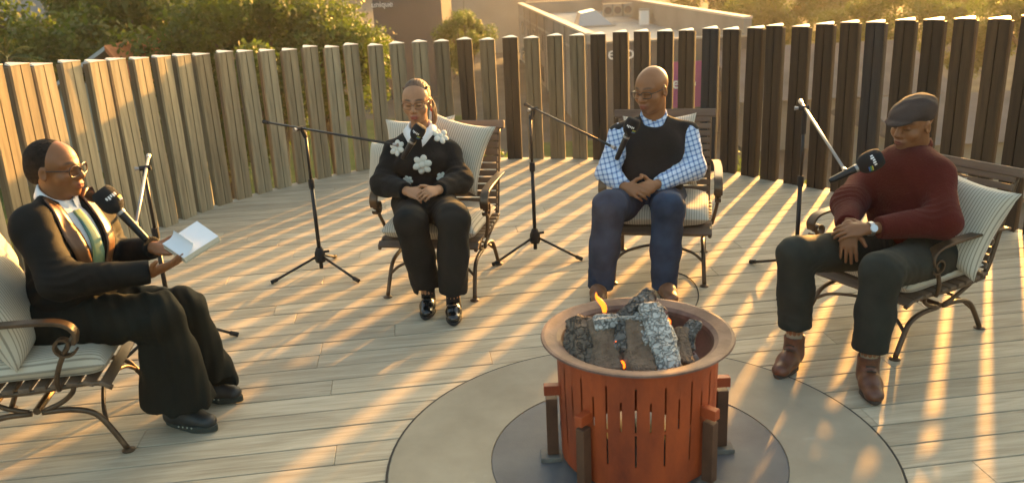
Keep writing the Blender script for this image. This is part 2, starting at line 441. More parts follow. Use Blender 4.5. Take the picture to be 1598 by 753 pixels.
# fire circle: concrete ring and slate disc let into the deck
def disc(name, c, r0, r1, z, m, thick=0.02):
    mb = MB(); mb.lathe([(r0, z-thick), (r1, z-thick), (r1, z-0.002), (r1-0.004, z), (r0+0.001, z)], (c[0], c[1], 0), 96, close=True)
    return mb.build(name, m)
def stain_mat(name, c1, c2, sc_=2.5, rough=0.8, c3=None):
    m = bpy.data.materials.new(name); m.use_nodes = True; n = m.node_tree.nodes; l = m.node_tree.links; b = n['Principled BSDF']
    tc = n.new('ShaderNodeTexCoord'); t1 = n.new('ShaderNodeTexNoise'); t1.inputs['Scale'].default_value = sc_; t1.inputs['Detail'].default_value = 8; t1.inputs['Roughness'].default_value = 0.62
    l.new(tc.outputs['Object'], t1.inputs[0]); cr = n.new('ShaderNodeValToRGB'); l.new(t1.outputs['Fac'], cr.inputs[0])
    cr.color_ramp.elements[0].position = 0.32; cr.color_ramp.elements[0].color = (*c1, 1)
    cr.color_ramp.elements[1].position = 0.66; cr.color_ramp.elements[1].color = (*c2, 1)
    if c3: e = cr.color_ramp.elements.new(0.74); e.color = (*c3, 1)
    l.new(cr.outputs[0], b.inputs['Base Color']); b.inputs['Roughness'].default_value = rough; b.inputs['Specular IOR Level'].default_value = 0.3 if sc_ > 2 else 0.05
    t2 = n.new('ShaderNodeTexNoise'); t2.inputs['Scale'].default_value = 140; l.new(tc.outputs['Object'], t2.inputs[0])
    bp = n.new('ShaderNodeBump'); bp.inputs['Strength'].default_value = 0.15; bp.inputs['Distance'].default_value = 0.004
    l.new(t2.outputs['Fac'], bp.inputs['Height']); l.new(bp.outputs[0], b.inputs['Normal'])
    MATS[name] = m; return m
M_conc = stain_mat('fire_circle_concrete', (0.26, 0.225, 0.165), (0.35, 0.305, 0.225), 2.4, 0.8, (0.45, 0.40, 0.31))
M_slate = stain_mat('slate_disc', (0.095, 0.097, 0.10), (0.135, 0.137, 0.14), 3.2, 0.6, (0.42, 0.41, 0.38))
gap = MB(); gap.lathe([(0.972, -0.02), (0.985, -0.02), (0.983, 0.0035), (0.974, 0.0035)], (PC[0], PC[1], 0), 96, close=True)
tag(gap.build('paving_joint', mat('dark_joint', (0.03, 0.025, 0.02), 0.9)), kind='structure')
tag(disc('paving_ring', PC, 0.573, 0.973, 0.007, M_conc), kind='structure')
tag(disc('paving_disc', PC, 0.001, 0.572, 0.005, M_slate), kind='structure')

# ------------------------------------------------------------------ slatted fence: every post is two boards on a ridged back
fence = empty('slat_fence', (0, 0, 0))
tag(fence, 'curved fence of tall spaced double-board posts in mixed brown and taupe tones with painted-in shade to the right around the deck', 'fence')
FT = [((0.34,0.28,0.18),'taupe'), ((0.28,0.22,0.135),'tan'), ((0.068,0.042,0.022),'brown'), ((0.040,0.026,0.015),'dark_brown'), ((0.030,0.029,0.028),'charcoal'), ((0.165,0.12,0.068),'mid_brown')]  # mixed board tones; the browns are deepened to hold backlit shade
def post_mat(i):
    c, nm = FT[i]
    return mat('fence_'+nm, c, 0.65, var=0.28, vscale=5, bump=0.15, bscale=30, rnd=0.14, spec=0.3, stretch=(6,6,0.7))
M_cap = mat('fence_cap', (0.55, 0.5, 0.42), 0.45, var=0.1)  # pale tone paints in the sun glancing off the post tops
# local post: x along the fence, +y inward face; unit height scaled per post
def post_meshes():
    out = []
    for sx in (-1, 1):
        mb = MB(); mb.box((min(sx*0.004, sx*0.074), 0.0, 0), (max(sx*0.004, sx*0.074), 0.022, 1.0)); out.append(mb)
    mb = MB(); mb.prism([(-0.066,-0.001),(0.066,-0.001),(0.05,-0.07),(-0.05,-0.07)], 0.0, 0.994); out.append(mb)
    return out
seglen = [0]
for i in range(1, len(fpath)): seglen.append(seglen[-1] + np.linalg.norm(fpath[i]-fpath[i-1]))
def on_path(d):
    i = int(np.searchsorted(seglen, d)); i = min(max(i, 1), len(fpath)-1); t = (d-seglen[i-1])/(seglen[i]-seglen[i-1]+1e-9)
    return fpath[i-1] + (fpath[i]-fpath[i-1])*t, nrm(fpath[i]-fpath[i-1])
pm = post_meshes(); shared = {}
rp = random.Random(11); d = 0.10; k = 0
while d < seglen[-1]:
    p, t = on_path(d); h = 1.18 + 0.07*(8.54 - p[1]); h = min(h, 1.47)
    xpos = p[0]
    if xpos < -2.0: ci = rp.choices([0,1], [6,4])[0]  # paler lit left and darker backlit right are put into the post tones
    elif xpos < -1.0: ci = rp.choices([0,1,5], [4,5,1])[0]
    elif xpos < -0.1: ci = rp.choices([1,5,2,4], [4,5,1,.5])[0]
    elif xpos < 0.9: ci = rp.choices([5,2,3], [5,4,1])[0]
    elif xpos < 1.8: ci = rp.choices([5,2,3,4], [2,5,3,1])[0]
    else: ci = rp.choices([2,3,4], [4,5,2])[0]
    po = empty('post', (p[0], p[1], -0.12), math.atan2(t[1], t[0]) + math.pi + R(rp.uniform(-2.0, 2.0)))
    po.parent = fence; po.rotation_euler.x = R(rp.uniform(-0.7, 0.7)); po.rotation_euler.y = R(rp.uniform(-0.5, 0.5))
    hh = h + 0.12 + rp.uniform(-0.009, 0.009)
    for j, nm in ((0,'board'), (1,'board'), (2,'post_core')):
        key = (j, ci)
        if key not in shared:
            src = pm[j]; o = src.build(nm, post_mat(ci) if j < 2 else post_mat(ci if ci >= 2 else 5), po); shared[key] = o.data  # pale posts get a browner core, side-face shade put into its colour
        else:
            o = link(nm, shared[key], None, po)
        o.scale = (1, 1, hh)
    if 'cap' not in shared:
        mb = MB(); mb.add([(-0.076,0.024,0),(0.076,0.024,0),(0.02,-0.085,0.0),(-0.02,-0.085,0.0),(-0.076,0.024,0.005),(0.076,0.024,0.005),(0.012,-0.085,0.016),(-0.012,-0.085,0.016)],
                 [(0,3,2,1),(4,5,6,7),(0,1,5,4),(1,2,6,5),(2,3,7,6),(3,0,4,7)])
        o = mb.build('cap', M_cap, po); shared['cap'] = o.data
    else: o = link('cap', shared['cap'], None, po)
    o.location = (0, 0, hh + 0.002)
    d += 0.218 + rp.uniform(-0.010, 0.010); k += 1

# ================================================================== BACKGROUND below the terrace
GZ = -8.0
M_ground = stain_mat('ground_paving', (0.06, 0.06, 0.052), (0.10, 0.095, 0.08), 0.25, 0.9)
mb = MB(); mb.add([(-900,-60,GZ),(900,-60,GZ),(900,1400,GZ),(-900,1400,GZ)], [(0,1,2,3)])
tag(mb.build('ground', M_ground), kind='structure')
M_lawn = stain_mat('lawn', (0.05, 0.075, 0.02), (0.09, 0.12, 0.035), 0.8, 0.95)
for (x0, y0, x1, y1) in ((-40, 16, -2, 60), (2, 40, 10, 49), (16, 16, 50, 26)):
    mb = MB(); mb.add([(x0,y0,GZ+0.02),(x1,y0,GZ+0.02),(x1,y1,GZ+0.02),(x0,y1,GZ+0.02)], [(0,1,2,3)])
    tag(mb.build('lawn', M_lawn), kind='structure')
hb = MB(); rh = random.Random(2); prev = []
for i in range(41):
    a = -1.25 + 2.5*i/40; r_ = 420; prev.append((r_*math.sin(a), r_*math.cos(a), GZ, 26 + 9*math.sin(i*0.7) + 5*math.sin(i*1.9+1)))
for i in range(40):
    a, b = prev[i], prev[i+1]
    hb.add([(a[0],a[1],GZ),(b[0],b[1],GZ),(b[0],b[1],b[3]),(a[0],a[1],a[3]),(a[0]*1.3,a[1]*1.3,GZ),(b[0]*1.3,b[1]*1.3,GZ)], [(0,1,2,3),(3,2,5,4)])
tag(hb.build('hills', stain_mat('hill_wood', (0.03,0.04,0.015), (0.06,0.065,0.025), 0.05, 0.95), smooth=True), kind='structure')

# ---- flat-roofed building with the lettered front
def txt(body, size, m, name, parent, loc, rot, extr=0.03):
    cu = bpy.data.curves.new(name, 'FONT'); cu.body = body; cu.size = size; cu.extrude = extr; cu.align_x = 'LEFT'
    o = bpy.data.objects.new(name, cu); col.objects.link(o)
    me = bpy.data.meshes.new_from_object(o); bpy.data.objects.remove(o); bpy.data.curves.remove(cu)
    o = link(name, me, m, parent); o.location = loc; o.rotation_euler = rot; return o
A_ = at(915, 66, 50.0); B_ = at(1172, 60, 50.0); ROOFZ = float((A_[2]+B_[2])/2)
C_ = at(806, 3, 98.0)
fl = V(A_[0], 50.0); fr = V(B_[0], 50.0); dirb = nrm(V(C_[0]-A_[0], 48.0))
Lb = 46.0; bl = fl + dirb*Lb; br = fr + dirb*Lb
evo = empty('flat_roof_building', (float((fl[0]+fr[0])/2), 50, GZ))
tag(evo, 'grey building with a sunlit flat concrete roof and lettered front behind the fence', 'building')
ev0 = V(evo.location.x, evo.location.y, evo.location.z)
def L3(p, z): return (p[0]-ev0[0], p[1]-ev0[1], z-GZ)
M_wall = mat('render_wall', (0.27, 0.25, 0.21), 0.95, spec=0.08, var=0.12, vscale=0.4)
M_front = mat('front_panel_grey', (0.10, 0.095, 0.095), 0.95, spec=0.08, var=0.1, vscale=0.5)
M_glass = mat('dark_window', (0.02, 0.022, 0.025), 0.12, spec=0.8)
M_roofc = stain_mat('roof_screed', (0.26,0.25,0.22), (0.45,0.42,0.36), 0.12, 0.85, (0.2,0.2,0.19))
def wallq(p, q, z0, z1, th, nm, m, par=None):
    dd = nrm(q-p); nn = V(dd[1], -dd[0]); mb = MB()
    a, b, c, e = p, q, q - nn*th, p - nn*th
    mb.prism([L3(x, 0)[:2] for x in (a, b, c, e)], z0-GZ, z1-GZ); return mb.build(nm, m, par or evo)
mb = MB(); mb.prism([L3(x, 0)[:2] for x in (fl, fr, br, bl)], 0.02, ROOFZ-GZ-0.8); mb.build('wall', M_wall, evo)
mb = MB(); mb.prism([L3(fl*0.97+bl*0.03 , 0)[:2], L3(fr, 0)[:2], L3(br, 0)[:2], L3(bl, 0)[:2]], ROOFZ-GZ-0.79, ROOFZ-GZ-0.62); mb.build('roof', M_roofc, evo)
off = V(0.0, -0.35)
wallq(fl+off, fr+off, ROOFZ-6.0, ROOFZ+0.02, 0.5, 'front_fascia', M_front)
wallq(bl, fl, ROOFZ-0.8, ROOFZ+0.5, 0.45, 'parapet', M_wall); wallq(fr, br, ROOFZ-0.8, ROOFZ+1.0, 0.45, 'parapet', M_wall); wallq(br, bl, ROOFZ-0.8, ROOFZ+0.6, 0.45, 'parapet', M_wall)
M_coping = mat('pale_warm_coping', (0.6, 0.5, 0.38), 0.7)  # paler, warmer tone for the copings along the two long sides
wallq(bl+V(-0.05,0), fl+V(-0.05,0), ROOFZ+0.5, ROOFZ+0.62, 0.55, 'coping', M_coping); wallq(fr+V(0.05,0), br+V(0.05,0), ROOFZ+1.0, ROOFZ+1.12, 0.55, 'coping', M_coping)
wallq(fl+off+V(0,-.04), fr+off+V(0,-.04), ROOFZ+0.02, ROOFZ+0.12, 0.6, 'coping', M_wall)
for i in range(7):                                        # panel joints and windows down the long side
    p = fl + dirb*(3.0 + i*6.0); nn = V(-dirb[1], dirb[0])
    q = p + dirb*0.12
    wallq(q + nn*0.04, p + nn*0.04, ROOFZ-5.5, ROOFZ+0.45, 0.06, 'panel_joint', M_front)
    for zz in (ROOFZ-2.4, ROOFZ-5.0):
        a = p + dirb*1.6 + nn*0.03; wallq(a + dirb*2.0, a, zz, zz+1.3, 0.05, 'window', M_glass)
fy = 50.0 - 0.35 - 0.05
M_white = mat('white_lettering', (0.75, 0.73, 0.68), 0.5)
M_mag = mat('magenta_sign_panel', (0.28, 0.02, 0.16), 0.5)
def front_text(body, u, v, size, nm):
    p = at(u, v, fy); t_ = txt(body, size, M_white, nm, evo, (p[0]-ev0[0], p[1]-ev0[1]-0.03, p[2]-GZ), (R(90), 0, 0)); return t_
front_text('evo', 948, 93, 1.05, 'lettering')
p0, p1 = at(1046, 97, fy), at(1100, 166, fy); mb = MB(); mb.box((p0[0]-ev0[0], p0[1]-ev0[1]-0.06, p1[2]-GZ), (p1[0]-ev0[0], p0[1]-ev0[1]-0.005, p0[2]-GZ)); mb.build('sign_panel', M_mag, evo)
front_text('evo', 1048, 138, 0.95, 'lettering').location.y -= 0.07
for i in range(6):
    p = fl + (fr-fl)*(0.06 + 0.15*i); mb = MB(); z0 = 0.8; mb.box((p[0]-ev0[0]+0.1, -0.13, z0), (p[0]-ev0[0]+1.2, -0.06-0.0, 2.6))
    mb.box((p[0]-ev0[0]+0.1, -0.08, z0), (p[0]-ev0[0]+0.16, 0.02, 2.6)); mb.build('window', M_glass, evo)
# roof plant
rc = fl*0.25 + fr*0.25 + bl*0.25 + br*0.25
sk = empty('roof_skylight', (float(at(926,18,74)[0]), 74.0, ROOFZ-0.62)); tag(sk, 'glazed sloping skylight on the flat roof', 'skylight')
mb = MB(); mb.add([(-1.5,-2,0),(1.5,-2,0),(1.5,2,0),(-1.5,2,0),(-1.2,-1.5,1.1),(0.0,-1.5,1.3),(0.0,1.5,1.3),(-1.2,1.5,1.1)], [(0,1,5,4),(1,2,6,5),(2,3,7,6),(3,0,4,7),(4,5,6,7)]); mb.build('glazing', mat('skylight_glass', (0.30,0.34,0.35), 0.25, spec=0.8), sk)
mb = MB(); mb.box((-1.6,-2.1,-0.1),(1.6,2.1,0.12)); mb.build('kerb', M_wall, sk)
for i, u in enumerate((948, 963, 979)):
    p = at(u, 9, 78.0); ac = empty('air_conditioner', (float(p[0]), 78.0, ROOFZ-0.62)); tag(ac, ('leftmost','middle','rightmost')[i] + ' of three grey air conditioning units at the back of the flat roof', 'air conditioner', 'air conditioners on the flat roof')
    mb = MB(); mb.box((-0.40,-0.4,0.35),(0.40,0.4,1.5)); mb.build('casing', M_wall, ac)
    mb = MB(); mb.lathe([(0.32,0),(0.28,0.02),(0.02,0.02)], n=16); f_ = mb.build('fan_grille', M_front, ac); f_.rotation_euler = (R(90),0,0); f_.location = (0,-0.41,0.95)
p = at(1005, 24, 72.0); ac = empty('roof_vent', (float(p[0]), 72.0, ROOFZ-0.62)); tag(ac, 'white roof vent box standing alone on the flat roof', 'vent')
mb = MB(); mb.box((-0.35,-0.35,0),(0.35,0.35,1.15)); mb.build('casing', M_white, ac); mb = MB(); mb.box((-0.42,-0.42,1.15),(0.42,0.42,1.25)); mb.build('lid', M_wall, ac)

# ---- other far buildings
def block(name, u0, u1, y, ztop, depth, m, label, cat='building', win=0, roof=None):
    x0 = at(u0, 60, y)[0]; x1 = at(u1, 60, y)[0]; e = empty(name, (float((x0+x1)/2), y, GZ)); tag(e, label, cat); hw = (x1-x0)/2; H = ztop-GZ
    mb = MB(); mb.box((-hw,0,0.02),(hw,depth,H)); mb.build('wall', m, e)
    if roof:
        mb = MB(); mb.add([(-hw-.6,-.6,H-.1),(hw+.6,-.6,H-.1),(hw+.6,depth/2,H+roof),(-hw-.6,depth/2,H+roof),(-hw-.6,depth+.6,H-.1),(hw+.6,depth+.6,H-.1)],[(0,1,2,3),(3,2,5,4),(0,3,4),(1,5,2)])
        mb.build('roof', mat(name+'_roof', (0.10,0.10,0.098) if roof < 2.2 else (0.2,0.19,0.17), 0.95, var=0.2, vscale=0.6, spec=0.05), e)
    else:
        mb = MB(); mb.box((-hw-.25,-.25,H),(hw+.25,depth,H+.4)); mb.build('parapet', m, e)
    for i in range(win):
        xx = -hw + (i+.5)*2*hw/win
        for zz in (H-2.6, H-5.6, H-8.6):
            if zz < 0.5: continue
            mb = MB(); mb.box((xx-.7,-.08,zz),(xx+.7,.05,zz+1.5)); wn = mb.build('window', M_glass, e)
            mb = MB(); mb.box((xx-.8,-.14,zz-.12),(xx+.8,-.0,zz-.02)); mb.build('sill', m, wn)
    return e
dk = block('office_block', 586, 692, 70, 8.5, 14, mat('dark_cladding', (0.085,0.085,0.09), 0.95, spec=0.08, var=0.1, vscale=0.3), 'dark grey office block with white lettering behind the trees', win=0)
p = at(580, 12, 69.6); t_ = txt('unique', 0.62, M_white, 'lettering', dk, (p[0]-dk.location.x, -0.42, p[2]-GZ), (R(90),0,0))
block('cream_building', 700, 822, 104, 7.5, 20, mat('pale_render', (0.25,0.245,0.21), 0.95, spec=0.08, var=0.1, vscale=0.3), 'pale rendered building beyond the dark office block', win=5)
block('stone_house', -95, 66, 44, 0.4, 12, mat('grey_stone_wall', (0.33,0.31,0.29), 0.95, spec=0.08, var=0.25, vscale=1.2), 'grey stone house at the top left corner behind the branches', win=4, roof=2.6)
block('grey_shed', 1172, 1480, 44, -5.2, 12, mat('shed_wall', (0.2,0.19,0.165), 0.95, spec=0.08, var=0.12, vscale=0.4), 'long low grey building with a metal pitched roof seen between the right fence posts', win=6, roof=2.0)
block('carport', 1440, 1720, 33, -5.4, 7, mat('carport_wall', (0.24,0.225,0.185), 0.95, spec=0.08, var=0.12, vscale=0.4), 'low cream outbuilding behind the fence at the right edge', win=4, roof=1.2)
block('boundary_wall', 250, 640, 26, -5.4, 0.4, mat('white_wall', (0.5,0.48,0.43), 0.95, spec=0.08, var=0.12, vscale=0.6), 'low white garden wall below the fence on the left', cat='wall')
# red-tiled gable
p = at(150, 96, 27.0); gb = empty('gable_roof_house', (float(p[0]), 27.0, GZ)); tag(gb, 'small house with an orange tiled gable roof showing above the fence', 'house')
zt = float(at(180, 70, 27.0)[2]) - GZ
mb = MB(); mb.box((-1.3,-.2,.02),(1.0,6,zt-1.1)); mb.build('wall', mat('pale_render', (0.36,0.34,0.29)), gb)
mb = MB(); mb.add([(-1.7,-.5,zt-1.35),(.55,-.5,zt),(.55,6,zt),(-1.7,6,zt-1.35)],[(0,1,2,3)]); mb.add([(-1.7,-.5,zt-1.47),(.55,-.5,zt-.12),(.55,6,zt-.12),(-1.7,6,zt-1.47)],[(3,2,1,0)])
mb.add([(-1.7,-.5,zt-1.47),(.55,-.5,zt-.12),(.55,-.5,zt),(-1.7,-.5,zt-1.35)],[(0,1,2,3)]); mb.build('roof', mat('grey_sheet_roof', (0.4,0.4,0.39), 0.5), gb)
mb = MB()
mb.add([(.56,-.5,zt+.02),(1.3,-.5,zt-1.1),(1.3,6,zt-1.1),(.56,6,zt+.02),(.56,-.5,zt-.15),(1.3,-.5,zt-1.25),(1.3,6,zt-1.25),(.56,6,zt-.15)],[(0,1,2,3),(7,6,5,4),(0,4,5,1),(3,2,6,7),(1,5,6,2),(0,3,7,4)]); mb.build('tiled_slope', mat('orange_tiles', (0.42,0.14,0.05), 0.8, var=0.2, vscale=6), gb)

# ---- trees
def leaf_mat(name, c, trans=0.35):
    m = mat(name, c, 0.55, var=0.45, vscale=0.9, rnd=0.12, spec=0.3); n = m.node_tree.nodes; l = m.node_tree.links
    b = n['Principled BSDF']; o = n['Material Output']; t = n.new('ShaderNodeBsdfTranslucent'); mx = n.new('ShaderNodeMixShader'); mx.inputs[0].default_value = trans
    t.inputs[0].default_value = (c[0]*1.5, c[1]*2.0, c[2]*0.8, 1); l.new(b.outputs[0], mx.inputs[1]); l.new(t.outputs[0], mx.inputs[2]); l.new(mx.outputs[0], o.inputs[0]); return m
LEAF = [leaf_mat('leaf_olive', (0.085, 0.10, 0.022)), leaf_mat('leaf_green', (0.055, 0.085, 0.024)), leaf_mat('leaf_yellow', (0.13, 0.12, 0.02)), leaf_mat('leaf_dark', (0.028, 0.042, 0.014), 0.15)]  # yellow leaf tone stands for low sunlight on the yellow-lit trees
M_bark = mat('bark', (0.09, 0.07, 0.05), 0.9, var=0.3, vscale=3, bump=0.4, bscale=8)
def crown_mesh(seed, n=5200, rx=1.0, rz=1.0, size=0.055, nb=46):
    rg = np.random.RandomState(seed)
    cl = rg.normal(size=(nb,3)); cl /= np.linalg.norm(cl, axis=1)[:,None]; cl *= rg.uniform(0.45, 0.98, (nb,1)); cl[:,2] = cl[:,2]*0.8
    rad = rg.uniform(0.14, 0.30, nb); w_ = rg.randint(0, nb, n)
    dv = rg.normal(size=(n,3)); dv /= np.linalg.norm(dv, axis=1)[:,None]
    P = cl[w_] + dv*rad[w_][:,None]*rg.uniform(0.55, 1.08, (n,1)); P *= np.array([rx, rx, rz])
    a = rg.normal(size=(n,3)); a /= np.linalg.norm(a, axis=1)[:,None]; b = np.cross(a, dv); b /= (np.linalg.norm(b, axis=1)[:,None]+1e-9)
    s_ = size*rg.uniform(0.6, 1.5, (n,1))
    vv = np.stack([P - a*s_, P + b*s_*0.55, P + a*s_, P - b*s_*0.55], 1).reshape(-1,3)
    me = bpy.data.meshes.new('crown'); me.vertices.add(4*n); me.vertices.foreach_set('co', vv.ravel().astype(np.float32))
    me.loops.add(4*n); me.loops.foreach_set('vertex_index', np.arange(4*n, dtype=np.int32)); me.polygons.add(n); me.polygons.foreach_set('loop_start', np.arange(0,4*n,4,dtype=np.int32))
    me.update(calc_edges=True); return me, cl
crowns = []
for sdd in range(4):
    row = []
    me, cl = crown_mesh(20+sdd, n=20000, size=0.024, nb=(60, 34, 48, 30)[sdd])
    for li in range(4):
        m2 = me if li == 0 else me.copy(); m2.materials.append(LEAF[li]); row.append(m2)
    tb = MB(); zb = -1.6
    tb.tube(spline([(0,0,zb),(0.03,0.02,-1.0),(-0.02,0.0,-0.4),(0.02,0.03,0.2)],4), [0.075,0.07,0.066,0.062,0.06,0.058,0.055,0.052,0.05,0.045,0.035,0.02,0.015], 7)
    for c in cl[:14]: tb.tube(spline([(0,0,-0.75+0.5*random.random()), c*0.45+V(0,0,-0.1), c*0.9],3), [0.03,0.027,0.024,0.02,0.015,0.01,0.006], 5)
    to = tb.build('trunk', M_bark, None, smooth=True); tme = to.data; bpy.data.objects.remove(to)
    crowns.append((row, tme))
def tree(u, y, zc, r, li, label, rz=None, vi=0, grp='trees beyond the fence'):
    x = float(at(u, 60, y)[0]); e = empty('leafy_tree', (x, y, GZ), random.uniform(0, 6.28)); tag(e, label, 'tree', grp)
    rz = rz or r; row, tme = crowns[vi % 4]; hz = (zc-GZ)
    o = link('crown', row[li], None, e); o.location = (0,0,hz); o.scale = (r, r, rz)
    t_ = link('trunk', tme, None, e); t_.location = (0,0,hz); t_.scale = (r, r, hz/1.6)
TREES = [(95,34,-0.6,4.4,0,'olive tree beside the stone house at the far left'),(215,30,-1.6,4.2,0,'broad olive tree behind the left part of the fence'),(330,36,-0.6,5.0,1,'tall dark green tree left of the seated woman'),
 (420,31,-1.4,4.0,1,'dense green tree directly behind the fence left of centre'),(500,33,-1.3,3.0,2,'yellow-lit tree at the left edge of the dark office block'),(270,50,0.5,6.0,0,'large hazy tree far behind the left trees'),(395,54,0.8,5.8,0,'hazy round tree rising behind the dense green tree'),
 (726,42,-1.5,1.75,2,'golden bushy tree between the office block and the flat roof'),(690,25,-5.0,2.6,1,'low green tree seen through the fence behind the seated woman'),
 (1110,118,-1.5,8.0,0,'tree at the far end of the flat roof'),(1205,80,-3.6,4.4,3,'dark tree right of the flat roof'),(1310,70,-5.0,3.0,0,'olive tree above the fence near the cap wearer'),(1400,66,-3.6,4.0,3,'green tree behind the long low building'),(1500,60,-4.6,3.0,2,'yellow-lit tree behind the low building at right'),(1595,58,-3.2,3.8,3,'olive tree at the top right corner'),
 (1262,112,-2.0,6.0,1,'distant tree behind the dark tree at right'),(1355,108,-1.0,7.5,2,'distant tree behind the olive tree at right'),(1470,104,-2.0,7.0,1,'distant tree behind the yellow-lit tree at right'),(1560,98,-1.0,6.5,0,'distant tree at the far right edge'),(800,24,-6.0,2.0,1,'small green tree low behind the middle fence'),(1178,26,-6.0,2.0,1,'small bush-like tree low behind the fence by the third chair'),(20,60,1.5,6.0,0,'tree behind the stone house roof')]
for i, (u, y, zc, r, li, lb) in enumerate(TREES): tree(u, y, zc, r, li, lb, vi=i)
# palm at far left
x = float(at(12, 95, 22.0)[0]); zt = float(at(12, 92, 22.0)[2]); pl = empty('palm', (x, 22.0, GZ)); tag(pl, 'yellow-green palm above the fence at the far left', 'palm')
mb = MB(); mb.tube([(0,0,0),(0.05,0,(zt-GZ)*.5),(0,0,zt-GZ)], [0.22,0.17,0.15], 8); mb.build('trunk', M_bark, pl, smooth=True)
for i in range(26):
    a = 6.28*i/26*2.4; el = random.uniform(-0.1, 1.3); Lf = random.uniform(0.9, 1.35); mb = MB(); dd = V(math.cos(a), math.sin(a), 0); pts = []
    for j in range(7):
        t = j/6; pts.append(V(0,0,zt-GZ) + dd*Lf*t*math.cos(el) + V(0,0,Lf*(t*math.sin(el) - 0.45*t*t)))
    mb.tube(pts, [0.014]*6+[0.005], 4)
    sdv = np.cross(dd, (0,0,1))
    for j in range(1, 7):
        for sg in (-1, 1):
            for q in (0, .5):
                b0 = pts[j-1]*(1-q) + pts[j]*q; tip = b0 + sdv*sg*0.22*(1-0.5*j/7) + dd*0.16 - V(0,0,0.06); mb.add([b0, b0+dd*0.03, tip, tip-dd*.01], [(0,1,2,3)])
    mb.build('frond', LEAF[2] if i % 3 else LEAF[1], pl)

# ================================================================== FIRE PIT
def rust_mat(name, c1, c2, rough=0.55, sc_=5.0, metal=0.0, st=(1,1,0.45)):
    m = bpy.data.materials.new(name); m.use_nodes = True; n = m.node_tree.nodes; l = m.node_tree.links; b = n['Principled BSDF']
    tc = n.new('ShaderNodeTexCoord'); mp = n.new('ShaderNodeMapping'); mp.inputs['Scale'].default_value = st; l.new(tc.outputs['Object'], mp.inputs[0])
    t1 = n.new('ShaderNodeTexNoise'); t1.inputs['Scale'].default_value = sc_; t1.inputs['Detail'].default_value = 8; t1.inputs['Roughness'].default_value = 0.65; l.new(mp.outputs[0], t1.inputs[0])
    cr = n.new('ShaderNodeValToRGB'); l.new(t1.outputs['Fac'], cr.inputs[0]); cr.color_ramp.elements[0].position = 0.34; cr.color_ramp.elements[0].color = (*c1, 1); cr.color_ramp.elements[1].position = 0.66; cr.color_ramp.elements[1].color = (*c2, 1)
    l.new(cr.outputs[0], b.inputs['Base Color']); b.inputs['Roughness'].default_value = rough; b.inputs['Metallic'].default_value = metal
    t2 = n.new('ShaderNodeTexNoise'); t2.inputs['Scale'].default_value = 70; t2.inputs['Detail'].default_value = 5; l.new(tc.outputs['Object'], t2.inputs[0])
    bp = n.new('ShaderNodeBump'); bp.inputs['Strength'].default_value = 0.25; bp.inputs['Distance'].default_value = 0.004; l.new(t2.outputs['Fac'], bp.inputs['Height']); l.new(bp.outputs[0], b.inputs['Normal'])
    MATS[name] = m; return m
M_rust = rust_mat('rusted_steel', (0.17, 0.027, 0.009), (0.48, 0.082, 0.018), 0.55, 3.5)
M_rim = rust_mat('scorched_rim_steel', (0.09, 0.045, 0.032), (0.20, 0.115, 0.085), 0.72, 9.0, 0.0, (1,1,1))
M_bowl = rust_mat('sooty_bowl', (0.06, 0.03, 0.02), (0.16, 0.08, 0.05), 0.75, 6.0, 0.0, (1,1,1))
RZ = 0.515; DR = 0.292
pit = empty('fire_pit', (PC[0], PC[1], 0.005)); tag(pit, 'round rusty steel fire pit with a wide rim and slotted drum on the slate disc', 'fire pit')
drum = MB(); NCOL = 36; rows = [0.03, 0.085, 0.125, 0.255, 0.266, 0.385, 0.440, RZ-0.03]
def rad(z): return DR + 0.012*(z/RZ)
ang = []
for i in range(NCOL):
    a0 = 2*math.pi*i/NCOL; ang += [a0, a0 + 2*math.pi/NCOL*0.14]
for sh, rr in ((0, 0.0), (1, -0.006)):
    o = len(drum.v)
    for z in rows:
        for a in ang: drum.v.append(((rad(z)+rr)*math.cos(a), (rad(z)+rr)*math.sin(a), z))
    n = len(ang)
    for i in range(len(rows)-1):
        for k in range(n):
            slot = (k % 2 == 0); ci = k//2
            if slot and (i in (2, 4) if ci % 2 == 0 else i in (4,)) : continue
            if slot and ci % 2 == 0 and i == 5: continue
            a, b = o+i*n+k, o+i*n+(k+1) % n; drum.f.append((a, b, b+n, a+n))
drum.build('drum', M_rust, pit)
rim = MB(); rim.lathe([(0.279, RZ-0.055), (0.284, RZ-0.016), (0.300, RZ-0.006), (0.346, RZ+0.004), (0.357, RZ+0.003), (0.360, RZ-0.003), (0.346, RZ-0.005), (0.302, RZ-0.014), (0.290, RZ-0.022), (0.285, RZ-0.055)], n=128, close=True); rim.build('rim', M_rim, pit)
bowl = MB(); bowl.lathe([(0.281, RZ-0.03), (0.276, RZ-0.06), (0.25, RZ-0.10), (0.20, RZ-0.135), (0.10, RZ-0.15), (0.004, RZ-0.152)], n=64); bowl.build('bowl', M_bowl, pit, smooth=True)
M_leg = rust_mat('dark_leg_steel', (0.065,0.028,0.015), (0.13,0.058,0.030), 0.6, 7.0, 0.1, (1,1,1))
for i, da in enumerate((0, 180, -46, -134, 46, 134)):
    a = R(da); dx, dy = math.cos(a), math.sin(a); e1 = V(dx, dy, 0); e2 = V(-dy, dx, 0); e3 = V(0,0,1); r0 = DR
    mb = MB(); mb.obox(e1*(r0+0.030) + e3*0.30, (e1,e2,e3), (0.034, 0.016, 0.020)); mb.build('bracket', M_rust, pit, bevel=0.002)
    mb = MB(); mb.obox(e1*(r0+0.036) + e3*0.145, (e1,e2,e3), (0.022, 0.018, 0.120)); mb.build('leg', M_leg, pit, bevel=0.002)
    mb = MB(); mb.obox(e1*(r0+0.045) + e3*0.010, (e1,e2,e3), (0.04, 0.035, 0.010)); mb.build('base_plate', mat('grey_base_plate', (0.15,0.135,0.115), 0.8, var=0.3, vscale=20), pit, bevel=0.002)
